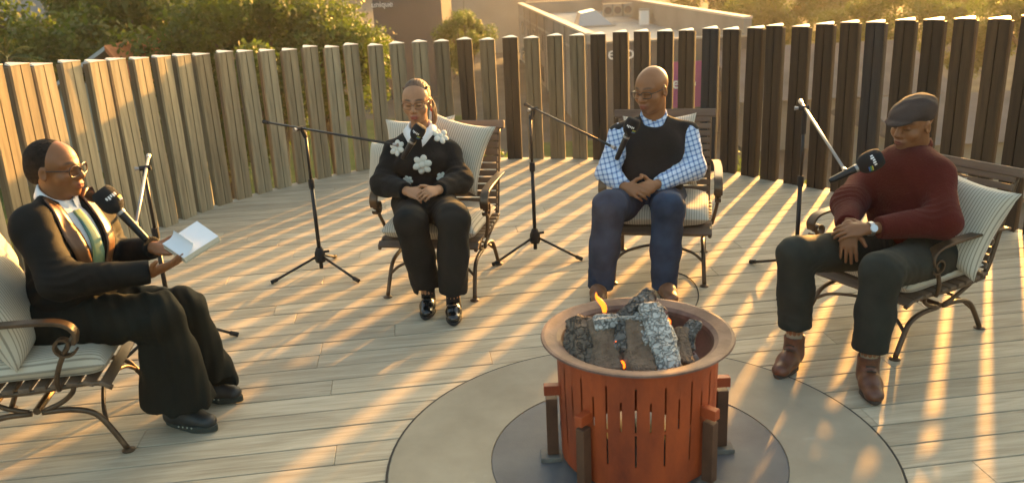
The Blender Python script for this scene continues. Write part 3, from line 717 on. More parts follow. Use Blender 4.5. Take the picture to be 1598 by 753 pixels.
# ash bed, logs, embers, flame
ash = MB(); rg = np.random.RandomState(4); NA = 26
for i in range(NA+1):
    for k in range(40):
        r_ = 0.235*i/NA; a = 2*math.pi*k/40; ash.v.append((r_*math.cos(a), r_*math.sin(a), 0.035*(1-(r_/0.235)**2) + 0.006*rg.normal()*(1 if 0 < i < NA else 0)))
for i in range(NA):
    for k in range(40):
        a, b = i*40+k, i*40+(k+1) % 40; ash.f.append((a, b, b+40, a+40))
ao = ash.build('ash_bed', stain_mat('wood_ash', (0.10,0.09,0.085), (0.42,0.40,0.38), 22, 0.95), None, smooth=True); ao.location = (PC[0], PC[1], RZ-0.105); tag(ao, 'grey ash filling the bottom of the fire bowl', 'ash', kind='stuff')
def log_mat(name, c1, c2, c3, crack=0.0, cs=18):
    m = stain_mat(name, c1, c2, 14, 0.95, c3); n = m.node_tree.nodes; l = m.node_tree.links; b = n['Principled BSDF']
    tc = n.new('ShaderNodeTexCoord'); nz = n.new('ShaderNodeTexNoise'); nz.inputs['Scale'].default_value = 30; l.new(tc.outputs['Object'], nz.inputs[0])
    mxv = n.new('ShaderNodeMix'); mxv.data_type = 'VECTOR'; mxv.inputs['Factor'].default_value = 0.06; l.new(tc.outputs['Object'], mxv.inputs['A']); l.new(nz.outputs['Color'], mxv.inputs['B'])
    vo = n.new('ShaderNodeTexVoronoi'); vo.feature = 'DISTANCE_TO_EDGE'; vo.inputs['Scale'].default_value = cs; l.new(mxv.outputs['Result'], vo.inputs['Vector'])
    mr = n.new('ShaderNodeMapRange'); mr.inputs['From Max'].default_value = 0.10; l.new(vo.outputs['Distance'], mr.inputs['Value'])
    if crack > 0:
        src = b.inputs['Base Color'].links[0].from_socket; mx = n.new('ShaderNodeMix'); mx.data_type = 'RGBA'; mx.inputs['A'].default_value = (0.02,0.018,0.016,1)
        cl = n.new('ShaderNodeMapRange'); cl.inputs['To Min'].default_value = 1-crack; l.new(mr.outputs[0], cl.inputs['Value']); l.new(cl.outputs[0], mx.inputs['Factor']); l.new(src, mx.inputs['B']); l.new(mx.outputs['Result'], b.inputs['Base Color'])
    for nd in n:
        if nd.type == 'BUMP':
            nd.inputs['Strength'].default_value = 0.9; nd.inputs['Distance'].default_value = 0.012
            if crack > 0: l.new(mr.outputs[0], nd.inputs['Height'])
    return m
M_log = [log_mat('bark_log', (0.07,0.05,0.038), (0.21,0.165,0.125), (0.30,0.26,0.21), 0.3, 30), log_mat('charred_ash_log', (0.03,0.026,0.022), (0.24,0.22,0.20), (0.66,0.63,0.59), 0.5, 34), log_mat('white_ash_log', (0.20,0.185,0.165), (0.62,0.585,0.53), (0.74,0.71,0.66), 0.45, 50), log_mat('split_log', (0.14,0.09,0.06), (0.26,0.175,0.12), (0.34,0.27,0.2), 0.0, 22)]
def log(a, b, r, mi, label, seed, sq=0.75):
    a = V(*a); b = V(*b); rg = np.random.RandomState(seed); mb = MB(); N = 26; K = 18; d = nrm(b-a); x = nrm(np.cross((0,0,1), d)); y = np.cross(d, x); ph = rg.uniform(0, 6.28, 4)
    aa = np.arange(K)*2*math.pi/K; prof = 1 + 0.15*np.tanh(3*np.sin(aa*1.5 + ph[0])) + 0.10*np.sin(aa*4+ph[3]) + 0.06*rg.normal(size=K)
    for i in range(N):
        t = i/(N-1); c = a + (b-a)*t + x*0.006*math.sin(5*t+ph[1]) + y*0.006*math.sin(4*t+ph[2])
        e = 1.0 if 0 < i < N-1 else 0.86
        for k in range(K):
            an = 2*math.pi*k/K; rr = r*e*prof[k]*(1 + 0.05*rg.normal() + 0.08*math.sin(9*t+ph[1]+an*2)); mb.v.append(tuple(c + x*rr*math.cos(an) + y*rr*sq*math.sin(an)))
    for i in range(N-1):
        for k in range(K): p, q = i*K+k, i*K+(k+1) % K; mb.f.append((p, q, q+K, p+K))
    mb.f.append(tuple(reversed(range(K)))); mb.f.append(tuple((N-1)*K+k for k in range(K)))
    o = mb.build('log', M_log[mi], None); o.location = (PC[0], PC[1], RZ+0.028); tag(o, label, 'log', 'logs burning in the fire pit'); return o
log((-0.235,-0.11,-0.085), (-0.205,0.07,0.020), 0.042, 0, 'short bark-covered log standing at the left of the fire', 1, .9)
log((-0.13,-0.18,-0.095), (-0.135,0.05,0.020), 0.052, 3, 'split log leaning inward, left of the middle, white ash on top', 2)
log((-0.025,-0.215,-0.095), (-0.01,0.03,0.022), 0.056, 3, 'split brown log leaning toward the front of the bowl', 3)
log((0.085,-0.21,-0.09), (0.070,0.05,0.060), 0.054, 2, 'log covered in white flaky ash right of the middle', 4)
log((-0.16,0.0,0.022), (0.06,0.01,0.035), 0.031, 2, 'ash-coated log lying across the others from left to right', 5)
log((-0.04,0.03,0.03), (0.08,0.15,0.065), 0.040, 1, 'charred log topmost of the pile at the back', 6)
log((0.155,-0.16,-0.09), (0.165,-0.02,-0.01), 0.034, 3, 'small reddish log at the right of the white ash log', 7)
log((0.175,-0.07,-0.065), (0.215,0.02,0.0), 0.031, 1, 'short charred log end at the right side of the bowl', 8)
log((-0.10,0.10,-0.03), (0.14,0.14,-0.02), 0.036, 1, 'dark log lying low at the back of the bowl', 9)
log((-0.075,-0.12,-0.03), (-0.055,0.05,0.036), 0.024, 1, 'narrow burning log with ash wedged between the two split logs', 10)
log((0.035,-0.12,-0.02), (0.02,0.08,0.05), 0.024, 2, 'narrow ash-white log between the split log and the white ash log', 11)
M_ember = mat('glowing_ember', (0.3,0.05,0.01), 0.8, emit=(1.0,0.13,0.012), estr=0.9)
rg = np.random.RandomState(8)
for i, (x, y, z, r_) in enumerate([(-0.075,-0.15,-0.075,.016),(-0.03,0.03,0.015,.026),(0.03,0.045,0.03,.030),(0.055,0.08,0.03,.024),(-0.075,-0.09,-0.03,.026),(0.035,-0.13,-0.045,.020),(0.12,0.06,-0.01,.024),(0.0,0.06,0.02,.028)]):
    mb = MB(); mb.ell((0,0,0), (r_, r_*0.7, r_*0.8), n=9, m=6); mb.v = [tuple(np.array(p)*(1+0.22*rg.normal())) for p in mb.v]
    o = mb.build('ember', M_ember); o.location = (PC[0]+x, PC[1]+y, RZ+z+0.028); tag(o, 'glowing orange ember between the burning logs', 'ember', 'embers in the fire pit')
def flame_mat():
    m = bpy.data.materials.new('flame'); m.use_nodes = True; n = m.node_tree.nodes; l = m.node_tree.links; b = n['Principled BSDF']
    b.inputs['Base Color'].default_value = (0.1,0.02,0,1); b.inputs['Emission Color'].default_value = (1,0.20,0.02,1); b.inputs['Emission Strength'].default_value = 0.75
    tr = n.new('ShaderNodeBsdfTransparent'); mx = n.new('ShaderNodeMixShader'); mx.inputs[0].default_value = 0.7; l.new(tr.outputs[0], mx.inputs[1]); l.new(b.outputs[0], mx.inputs[2]); l.new(mx.outputs[0], n['Material Output'].inputs[0]); return m
M_flame = flame_mat()
for i, (u, v, dy, hgt, wd, lb) in enumerate(((943, 487, 0.08, 0.085, 0.013, 'tall thin orange flame at the back left of the fire'), (1012, 498, 0.06, 0.05, 0.02, 'low orange flame behind the topmost log'))):
    p = at(u, v, PC[1]+dy); mb = MB(); pts = []; rs = []
    for j in range(9):
        t = j/8; pts.append((-0.028*t + 0.007*math.sin(6*t), 0.006*math.sin(4*t), hgt*t)); rs.append(wd*(math.sin(math.pi*min(1, t*0.85+0.14)))**0.8*(1-t*0.55) + 0.0008)
    mb.tube(pts, rs, 8); o = mb.build('flame', M_flame, None, smooth=True); o.location = p; tag(o, lb, 'flame', 'flames of the fire pit')

# ================================================================== CHAIRS
M_iron = rust_mat('bronzed_iron', (0.07, 0.045, 0.028), (0.15, 0.095, 0.055), 0.42, 9.0, 0.55, (1,1,1))
M_slat = mat('chair_teak_slat', (0.13, 0.085, 0.055), 0.6, var=0.3, vscale=6, rnd=0.15, bump=0.15, bscale=60, stretch=(0.6,5,5))
SEAT_Z = 0.355
def make_chair():
    c = empty('garden_armchair')
    sw, yf, yk = 0.305, -0.29, 0.25              # half seat width, front and back of the seat
    ns = 10
    for i in range(ns):                          # seat slats run from side to side, the front ones roll down
        t = i/(ns-1); y = yf + (yk-yf)*t; z = SEAT_Z - 0.030*max(0, 1-t*3.2)**2 - 0.015*math.sin(math.pi*t)
        mb = MB(); mb.box((-sw, -0.022, -0.009), (sw, 0.022, 0.009)); o = mb.build('seat_slat', M_slat, c, bevel=0.003); o.location = (0, y, z); o.rotation_euler.x = R(34*max(0, 1-t*3.2))
    p0, p1 = V(0, 0.27, 0.37), V(0, 0.42, 0.88); nb = 12
    for i in range(nb):
        t = (i+0.6)/nb; p = p0 + (p1-p0)*t; p = p + V(0, -0.012*math.sin(math.pi*t), 0)
        mb = MB(); mb.box((-0.29, -0.008, -0.0175), (0.29, 0.008, 0.0175)); o = mb.build('back_slat', M_slat, c, bevel=0.003); o.location = p; o.rotation_euler.x = -math.atan2(0.16, 0.56)
    mb = MB(); mb.box((-0.325, -0.016, -0.026), (0.325, 0.016, 0.026)); o = mb.build('top_rail', M_slat, c, bevel=0.005); o.location = p1 + V(0,0.008,0.02); o.rotation_euler.x = -math.atan2(0.16, 0.56)
    for s in (-1, 1):
        mb = MB(); mb.tube(spline([(s*0.285, 0.20, 0.325), (s*0.285, 0.285, 0.37), (s*0.285, 0.36, 0.62), (s*0.285, 0.435, 0.885)], 5), 0.0125, 8); mb.build('back_upright', M_iron, c, smooth=True)
        mb = MB(); mb.tube(spline([(s*0.292, -0.315, 0.305), (s*0.292, -0.24, 0.335), (s*0.292, 0.0, 0.325), (s*0.292, 0.26, 0.335)], 5), 0.011, 8); mb.build('seat_rail', M_iron, c, smooth=True)
        # arm: flat strap from the back, rolling over and down into a scroll
        ap = spline([(s*0.30, 0.375, 0.60), (s*0.325, 0.25, 0.625), (s*0.335, 0.05, 0.635), (s*0.335, -0.12, 0.63), (s*0.335, -0.20, 0.615), (s*0.335, -0.235, 0.575), (s*0.335, -0.225, 0.53)], 5)
        mb = MB(); mb.strap(ap, (1,0,0), 0.05, 0.015); arm = mb.build('armrest', M_iron, c, bevel=0.003)
        sp = []
        for j in range(26):
            th = -0.4 - j*0.30; rr = 0.048*(1 - j/34); sp.append((s*0.335, -0.185 - rr*math.cos(th) , 0.525 + rr*math.sin(th)))
        mb = MB(); mb.strap(sp, (1,0,0), 0.034, 0.009); mb.build('scroll', M_iron, arm)
        mb = MB(); mb.tube(spline([(s*0.335, -0.225, 0.56), (s*0.333, -0.165, 0.47), (s*0.318, -0.125, 0.38), (s*0.305, -0.12, 0.325)], 5), 0.0105, 8); mb.build('arm_support', M_iron, c, smooth=True)
        for f in (-1, 1):                        # legs spring from a low side bar
            mb = MB(); mb.tube(spline([(s*0.255, f*0.02, 0.215), (s*0.255, f*0.13, 0.212), (s*0.258, f*0.215, 0.185), (s*0.262, f*0.262, 0.12), (s*0.268, f*0.315, 0.012)], 5), 0.0125, 8); lg = mb.build('leg', M_iron, c, smooth=True)
            mb = MB(); mb.lathe([(0.001,0.0),(0.026,0.0),(0.027,0.006),(0.014,0.013),(0.001,0.014)], (s*0.268, f*0.318, 0.0), 14); mb.build('foot', M_iron, lg)
            mb = MB(); mb.tube(spline([(s*0.255, f*0.03, 0.222), (s*0.26, f*0.10, 0.25), (s*0.272, f*0.15, 0.29), (s*0.288, f*0.17, 0.325)], 4), 0.0105, 8); mb.build('strut', M_iron, c, smooth=True)
    for f in (-1, 1):                            # arched cross stretchers
        mb = MB(); mb.tube(spline([(-0.262, f*0.255, 0.13), (-0.18, f*0.23, 0.185), (0, f*0.20, 0.215), (0.18, f*0.23, 0.185), (0.262, f*0.255, 0.13)], 6), 0.009, 8); mb.build('stretcher', M_iron, c, smooth=True)
    mb = MB(); mb.tube([(-0.255,0,0.222),(0.255,0,0.222)], 0.016, 8); mb.build('cross_bar', M_iron, c)
    return c
def stripe_mat(name, base, dark, scale, axis=0):
    m = bpy.data.materials.new(name); m.use_nodes = True; n = m.node_tree.nodes; l = m.node_tree.links; b = n['Principled BSDF']; b.inputs['Roughness'].default_value = 0.9; b.inputs['Sheen Weight'].default_value = 0.2
    uv = n.new('ShaderNodeAttribute'); uv.attribute_name = 'cloth'; sp = n.new('ShaderNodeSeparateXYZ'); l.new(uv.outputs['Vector'], sp.inputs[0])
    mu = n.new('ShaderNodeMath'); mu.operation = 'MULTIPLY'; mu.inputs[1].default_value = scale; l.new(sp.outputs[axis], mu.inputs[0])
    fr_ = n.new('ShaderNodeMath'); fr_.operation = 'FRACT'; l.new(mu.outputs[0], fr_.inputs[0])
    cr = n.new('ShaderNodeValToRGB'); l.new(fr_.outputs[0], cr.inputs[0]); e = cr.color_ramp.elements; e[0].position = 0.20; e[0].color = (*dark, 1); e[1].position = 0.28; e[1].color = (*base, 1)
    x = cr.color_ramp.elements.new(0.92); x.color = (*base, 1); x = cr.color_ramp.elements.new(1.0); x.color = (*dark, 1)
    l.new(cr.outputs[0], b.inputs['Base Color'])
    tc = n.new('ShaderNodeTexCoord'); t2 = n.new('ShaderNodeTexNoise'); t2.inputs['Scale'].default_value = 9; t2.inputs['Detail'].default_value = 3; l.new(tc.outputs['Object'], t2.inputs[0])
    bp = n.new('ShaderNodeBump'); bp.inputs['Strength'].default_value = 0.4; bp.inputs['Distance'].default_value = 0.02; l.new(t2.outputs['Fac'], bp.inputs['Height']); l.new(bp.outputs[0], b.inputs['Normal'])
    MATS[name] = m; return m
M_cush = stripe_mat('ticking_stripe', (0.56, 0.50, 0.39), (0.29, 0.25, 0.19), 70)
M_pil2 = stripe_mat('plain_ticking', (0.56, 0.50, 0.39), (0.40, 0.35, 0.27), 62)
def cushion_mesh(name, wx, wy, th, p=2.6, corner=0.0, n=26, sag=0.0, seed=0):
    """closed pillow: stuffed middle, thin seam edge, optional pulled-out corners"""
    rg = np.random.RandomState(seed); ph = rg.uniform(0, 6.28, 6); mb = MB(); cl = []
    for side in (1, -1):
        for i in range(n+1):
            for j in range(n+1):
                a = -1 + 2*i/n; b = -1 + 2*j/n; ea = 1 - abs(a)**p; eb = 1 - abs(b)**p
                t = th/2*(max(ea, 0)*max(eb, 0))**0.45
                pin = 1 - corner*(1 - a*a)*(abs(b)**3); pin2 = 1 - corner*(1 - b*b)*(abs(a)**3)
                t *= 1 + 0.10*math.sin(3*a+ph[0])*math.sin(2.5*b+ph[1]) + 0.05*math.sin(7*a+ph[2]+3*b)
                zz = side*t - sag*(1-a*a)*(1-b*b)
                mb.v.append((a*wx/2*pin2, b*wy/2*pin, zz)); cl.append((a*wx/2, b*wy/2, 0))
    N = (n+1)*(n+1)
    for s_ in (0, 1):
        for i in range(n):
            for j in range(n):
                q = (s_*N+i*(n+1)+j, s_*N+(i+1)*(n+1)+j, s_*N+(i+1)*(n+1)+j+1, s_*N+i*(n+1)+j+1); mb.f.append(q if s_ == 0 else q[::-1])
    me = bpy.data.meshes.new(name); me.from_pydata(mb.v, [], mb.f); me.update()
    at_ = me.attributes.new('cloth', 'FLOAT_VECTOR', 'POINT'); at_.data.foreach_set('vector', np.array(cl, np.float32).ravel())
    me.polygons.foreach_set('use_smooth', [True]*len(me.polygons)); return me
def seat_cushion(root, label):
    me = cushion_mesh('seat_cushion', 0.57, 0.56, 0.115, p=7, n=30, sag=0.0, seed=random.randint(0,99)); o = link('seat_cushion', me, M_cush)
    o.matrix_world = root_m(root) @ Matrix.Translation((0, -0.02, SEAT_Z+0.048)); tag(o, label, 'cushion', 'striped seat cushions'); return o
def root_m(r): return Matrix.Translation(r.location) @ Matrix.Rotation(r.rotation_euler.z, 4, 'Z') @ Matrix.Diagonal((*r.scale, 1))
def pillow(root, loc, tilt, spin, size, label, m=None, yaw=0.0, th=0.16):
    me = cushion_mesh('pillow', size, size, th, p=3.0, corner=0.13, n=24, seed=random.randint(0,99)); o = link('pillow', me, m or M_cush)
    o.matrix_world = root_m(root) @ Matrix.Translation(loc) @ Matrix.Rotation(yaw, 4, 'Z') @ Matrix.Rotation(R(90)-tilt, 4, 'X') @ Matrix.Rotation(spin, 4, 'Z'); tag(o, label, 'pillow', 'striped back pillows'); return o
def face_rz(fx, fy): return math.atan2(fx, -fy)
proto = make_chair()
CH = [((-2.0, 3.37), face_rz(0.985, 0.17), 'bronze iron armchair with wooden slats under the person holding the notebook'),
      ((-0.425, 5.03), face_rz(-0.22, -0.97), 'bronze iron armchair with wooden slats under the woman in the flower sweater'),
      ((0.93, 5.08), face_rz(-0.22, -0.97), 'bronze iron armchair with wooden slats under the bald man in the vest'),
      ((1.93, 4.05), face_rz(-0.88, -0.47), 'bronze iron armchair with wooden slats under the man in the flat cap')]
chairs = []
for i, (loc, rz, lb) in enumerate(CH):
    c = proto if i == 0 else copy_tree(proto)
    c.location = (loc[0], loc[1], 0.0); c.rotation_euler.z = rz; tag(c, lb, 'armchair', 'iron and teak armchairs in a circle'); chairs.append(c)
chairs[3].scale = (1.04, 1.0, 0.88)
SC = ['striped seat cushion under the person holding the notebook', 'striped seat cushion under the woman in the flower sweater', 'striped seat cushion under the bald man in the vest', 'striped seat cushion under the man in the flat cap']
for c, lb in zip(chairs, SC): seat_cushion(c, lb)
pillow(chairs[0], (-0.10, 0.09, 0.64), R(18), R(4), 0.44, 'striped pillow behind the back of the person with the notebook')
pillow(chairs[0], (0.02, 0.20, 0.83), R(18), R(14), 0.42, 'plain cream pillow topmost behind the person with the notebook', M_pil2)
pillow(chairs[1], (-0.17, 0.21, 0.76), R(20), R(3), 0.46, 'striped pillow behind the right shoulder of the woman in the flower sweater')
pillow(chairs[1], (0.05, 0.18, 0.77), R(20), R(-14), 0.44, 'striped pillow with a raised corner behind the left shoulder of the sweater woman')
pillow(chairs[1], (-0.32, 0.10, 0.70), R(24), R(10), 0.36, 'striped pillow poking out past the right arm of the woman in the flower sweater', yaw=R(-20))
pillow(chairs[2], (-0.02, 0.21, 0.70), R(18), R(2), 0.46, 'striped pillow behind the shoulders of the bald man')
pillow(chairs[3], (0.16, 0.16, 0.66), R(22), R(-8), 0.50, 'striped pillow wedged beside the left arm of the man in the flat cap')
pillow(chairs[3], (-0.10, 0.24, 0.62), R(20), R(4), 0.46, 'plain striped pillow hidden behind the back of the man in the flat cap', M_pil2)

# ================================================================== MICROPHONES AND STANDS
M_blk = mat('black_metal', (0.018, 0.018, 0.019), 0.4, metal=0.3, var=0.15, vscale=20)
M_rub = mat('black_rubber', (0.014, 0.014, 0.014), 0.8)
M_steel = mat('bright_steel', (0.34, 0.31, 0.28), 0.42, metal=0.9)
M_foam = mat('black_foam', (0.012, 0.012, 0.013), 0.95, bump=0.8, bscale=320)
M_silver = mat('silver_paint', (0.32, 0.30, 0.28), 0.35, metal=0.6)
def mic_stand(base, top_z, tail, end, legs_rz, label, steel=False, leglen=0.30):
    st = empty('microphone_stand', (base[0], base[1], 0)); tag(st, label, 'mic stand', 'boom microphone stands'); b = V(base[0], base[1], 0)
    mb = MB(); mb.tube([(0,0,0.045),(0,0,0.6)], 0.0125, 10); mb.build('lower_tube', M_blk, st, smooth=True)
    mb = MB(); mb.tube([(0,0,0.6),(0,0,top_z)], 0.009, 10); mb.build('upper_tube', M_blk, st, smooth=True)
    mb = MB(); mb.lathe([(0.001,0.575),(0.017,0.575),(0.019,0.60),(0.017,0.635),(0.001,0.636)], n=12); mb.build('clutch', M_rub, st)
    mb = MB(); mb.lathe([(0.001,0.085),(0.030,0.088),(0.037,0.11),(0.033,0.15),(0.019,0.185),(0.001,0.186)], n=14); mb.build('hub', M_rub, st, smooth=True)
    mb = MB(); mb.tube([(0.03,0,0.155),(0.062,0,0.158)], 0.009, 8); mb.build('knob', M_rub, st)
    for k in range(3):
        a = legs_rz + 2*math.pi*k/3; dx, dy = math.cos(a), math.sin(a)
        mb = MB(); mb.tube([(dx*0.028,dy*0.028,0.125),(dx*leglen,dy*leglen,0.012)], 0.0085, 8); lg = mb.build('leg', M_blk, st, smooth=True)
        mb = MB(); mb.tube([(dx*(leglen-0.035),dy*(leglen-0.035),0.024),(dx*(leglen+0.008),dy*(leglen+0.008),0.012)], 0.013, 8); mb.build('rubber_foot', M_rub, lg)
    j = V(0,0,top_z); tail = V(*tail)-b; end = V(*end)-b; ax = nrm(end-tail)
    mb = MB(); mb.tube([tail, end], 0.0075, 8); mb.build('boom', M_steel if steel else M_blk, st, smooth=True)
    mb = MB(); mb.tube([tail-ax*0.005, tail+ax*0.05], [0.013, 0.010], 8); mb.build('boom_grip', M_steel if steel else M_rub, st)
    pj = tail + ax*np.dot(j-tail, ax)
    mb = MB(); mb.tube([j-V(0,0,0.03), pj+V(0,0,0.004)], 0.014, 8); mb.tube([pj-nrm(np.cross(ax,(0,0,1)))*0.022, pj+nrm(np.cross(ax,(0,0,1)))*0.034], 0.013, 8); mb.build('boom_clamp', M_rub, st)
    mb = MB(); s_ = nrm(np.cross(ax,(0,0,1))); mb.tube([pj+s_*0.03, pj+s_*0.055], [0.008,0.012], 8); mb.build('clamp_knob', M_silver, st)
    mb = MB(); mb.tube([end-ax*0.02, end+ax*0.012], [0.009,0.012], 8); mb.build('boom_tip', M_silver, st)
    return st
def microphone(foam_c, tail, label, flagdir, fs=1.0):
    """handheld microphone in a big foam windshield; tail = cable end of the handle"""
    f = V(*foam_c); t = V(*tail); ax = nrm(t-f); r = empty('microphone', tuple(f)); tag(r, label, 'microphone', 'foam-covered microphones'); x = nrm(np.cross(ax, flagdir)); y = np.cross(x, ax)
    if np.dot(y, flagdir) < 0: y = -y
    x = np.cross(y, ax); mb = MB(); N = 14; K = 20; prof = []
    for i in range(N+1):
        s_ = i/N; z = fs*(-0.052 + 0.112*s_); rr = fs*0.0485*(1 - abs((s_-0.42)/0.60)**2.6)**0.5 if abs((s_-0.42)/0.60) < 1 else 0.02
        prof.append((max(rr, 0.003), z))
    for rr, z in prof:
        for k in range(K): a = 2*math.pi*k/K; mb.v.append(tuple(ax*z + (x*math.cos(a) + y*math.sin(a))*rr))
    for i in range(N):
        for k in range(K): p, q = i*K+k, i*K+(k+1) % K; mb.f.append((p, q, q+K, p+K))
    mb.f.append(tuple(range(K))); mb.f.append(tuple(N*K+k for k in reversed(range(K)))); wsn = mb.build('windshield', M_foam, r, smooth=True)
    def surf(z, a, o=0.0015):
        rr = np.interp(z, [p[1] for p in prof], [p[0] for p in prof]) + o; return ax*z + (x*math.cos(a) + y*math.sin(a))*rr
    def patch(z0, z1, a0, a1, nm, m, n=4):
        mb = MB(); g = []
        for i in range(n+1):
            for j in range(n+1): mb.v.append(tuple(surf(z0+(z1-z0)*i/n, a0+(a1-a0)*j/n)))
        for i in range(n):
            for j in range(n): q = i*(n+1)+j; mb.f.append((q, q+1, q+n+2, q+n+1))
        mb.build(nm, m, wsn)
    c0 = math.pi/2
    for i in range(5):                                   # white word mark: short strokes of uneven height
        a = c0 + 0.48 - i*0.22; hh = (0.012, 0.016, 0.011, 0.014, 0.012)[i]; patch(-0.010*fs, (-0.010+hh)*fs, a, a-0.14, 'word_mark', mat('mark_white', (0.72,0.72,0.72), 0.7), 2)
    for q, (z, cc) in enumerate(((0.014,(0.50,0.42,0.06)), (0.021,(0.10,0.32,0.12)), (0.028,(0.06,0.12,0.36)))):
        patch((z-0.004)*fs, (z+0.0015)*fs, c0-1.0, c0-0.45, 'emblem', mat('mark_%d' % q, cc, 0.7), 3)
    L = float(np.linalg.norm(t-f)); mb = MB(); mb.tube([ax*0.045, ax*0.06, ax*(L*0.62), ax*(L-0.012), ax*L], [0.019,0.018,0.0165,0.0145,0.011], 14); mb.build('handle', M_blk, r, smooth=True)
    mb = MB(); mb.tube([ax*0.062, ax*0.074], 0.0192, 14); mb.build('handle_ring', M_silver, r)
    return r
camdir = lambda p: nrm(V(0,0,CAM_H) - p)
# stand by the person with the notebook
b1 = (-1.86, 4.30); e1 = at(212, 350, 3.50); t1 = at(232, 243, 4.52)
zt1 = float((t1 + (e1-t1)*0.14)[2]) - 0.02
mic_stand(b1, zt1, t1, e1, R(0), 'black boom stand behind the person with the notebook', steel=True, leglen=0.34)
fc = at(170, 312, 3.42); microphone(fc, at(230, 375, 3.42), 'black foam microphone in front of the person with the notebook', nrm(camdir(fc)+V(0.4,0,0.2)))
b2 = gnd(503, 428); e2 = at(618, 226, 4.72); t2 = at(412, 190, 5.45); mic_stand(b2, float(at(482, 206, b2[1])[2]), t2, e2, R(205), 'black boom stand to the left of the woman in the flower sweater', leglen=0.32)
fc = at(652, 206, 4.68); microphone(fc, at(628, 248, 4.70), 'black foam microphone at the chest of the woman in the flower sweater', nrm(camdir(fc)+V(0,0,0.4)), 0.80)
b3 = gnd(836, 398); e3 = at(958, 230, 4.84); t3 = at(820, 163, 5.52); mic_stand(b3, float(at(838, 178, b3[1])[2]), t3, e3, R(212), 'black boom stand between the woman and the bald man', leglen=0.33)
fc = at(985, 197, 4.80); microphone(fc, at(962, 249, 4.82), 'black foam microphone at the chest of the bald man', nrm(camdir(fc)+V(0.1,0,0.4)), 0.88)
b4 = (1.665, 4.74); e4 = at(1318, 265, 3.80); t4 = at(1249, 158, 4.85); mic_stand(b4, float(at(1262, 200, 4.74)[2]), t4, e4, R(118), 'boom stand with a bright steel boom beside the man in the flat cap', steel=True, leglen=0.36)
fc = at(1358, 252, 3.78); microphone(fc, at(1294, 283, 3.78), 'black foam microphone at the chest of the man in the flat cap', nrm(camdir(fc)+V(0.2,0,0.1)))

cb = MB(); cb.tube(spline([gnd(1040,424)+V(0,0,.004), gnd(1068,430)+V(0,0,.004), gnd(1086,446)+V(0,0,.004), gnd(1089,470)+V(0,0,.004), gnd(1070,500)+V(0,0,.004)], 8), 0.0035, 6)
tag(cb.build('cable', M_rub, None, smooth=True), 'thin black cable on the deck by the front leg of the bald man\'s chair', 'cable')

# ================================================================== PEOPLE
UP = V(0,0,1)
def folds(F, c, axis, rad, wl, amp, seed=0):
    """sharp-edged cloth creases across an axis, dying away from c"""
    c = np.asarray(c, float); q = F.reg(c-rad*1.6, c+rad*1.6)
    if q is None: return
    sl, X, Y, Z = q; rg = np.random.RandomState(seed); a = nrm(axis); b = nrm(np.cross(a, rg.normal(size=3))); e = np.cross(a, b)
    X, Y, Z = X-c[0], Y-c[1], Z-c[2]; ta = X*a[0]+Y*a[1]+Z*a[2]; tb = X*b[0]+Y*b[1]+Z*b[2]; te = X*e[0]+Y*e[1]+Z*e[2]
    r2 = (X*X+Y*Y+Z*Z)/rad**2; ph = (ta + 0.35*tb*np.sin(te*14+rg.uniform(0,6)) + 0.012*np.sin(tb*40+rg.uniform(0,6)))*math.pi/wl + rg.uniform(0, 6)
    w_ = np.exp(-2.2*r2)*(0.6+0.4*np.sin(tb*18+rg.uniform(0,6))); F.v[sl] += (amp*w_*(np.abs(np.sin(ph))**0.7 - 0.6)).astype(np.float32)
M_skin = attr_mat('skin', rough=0.48, bump=0.05, bscale=260, sss=0.08, spec=0.4)
M_lens = mat('spectacle_frame', (0.02,0.014,0.012), 0.3)
M_thinframe = mat('thin_wire_frame', (0.10,0.07,0.05), 0.3, metal=0.6)
def knit_mat(name, c, sc_=180, strength=0.5, rough=0.95, sheen=0.05, var=0.2):
    return mat(name, c, rough, var=var, vscale=5, bump=strength, bscale=sc_, sheen=sheen, spec=0.12)
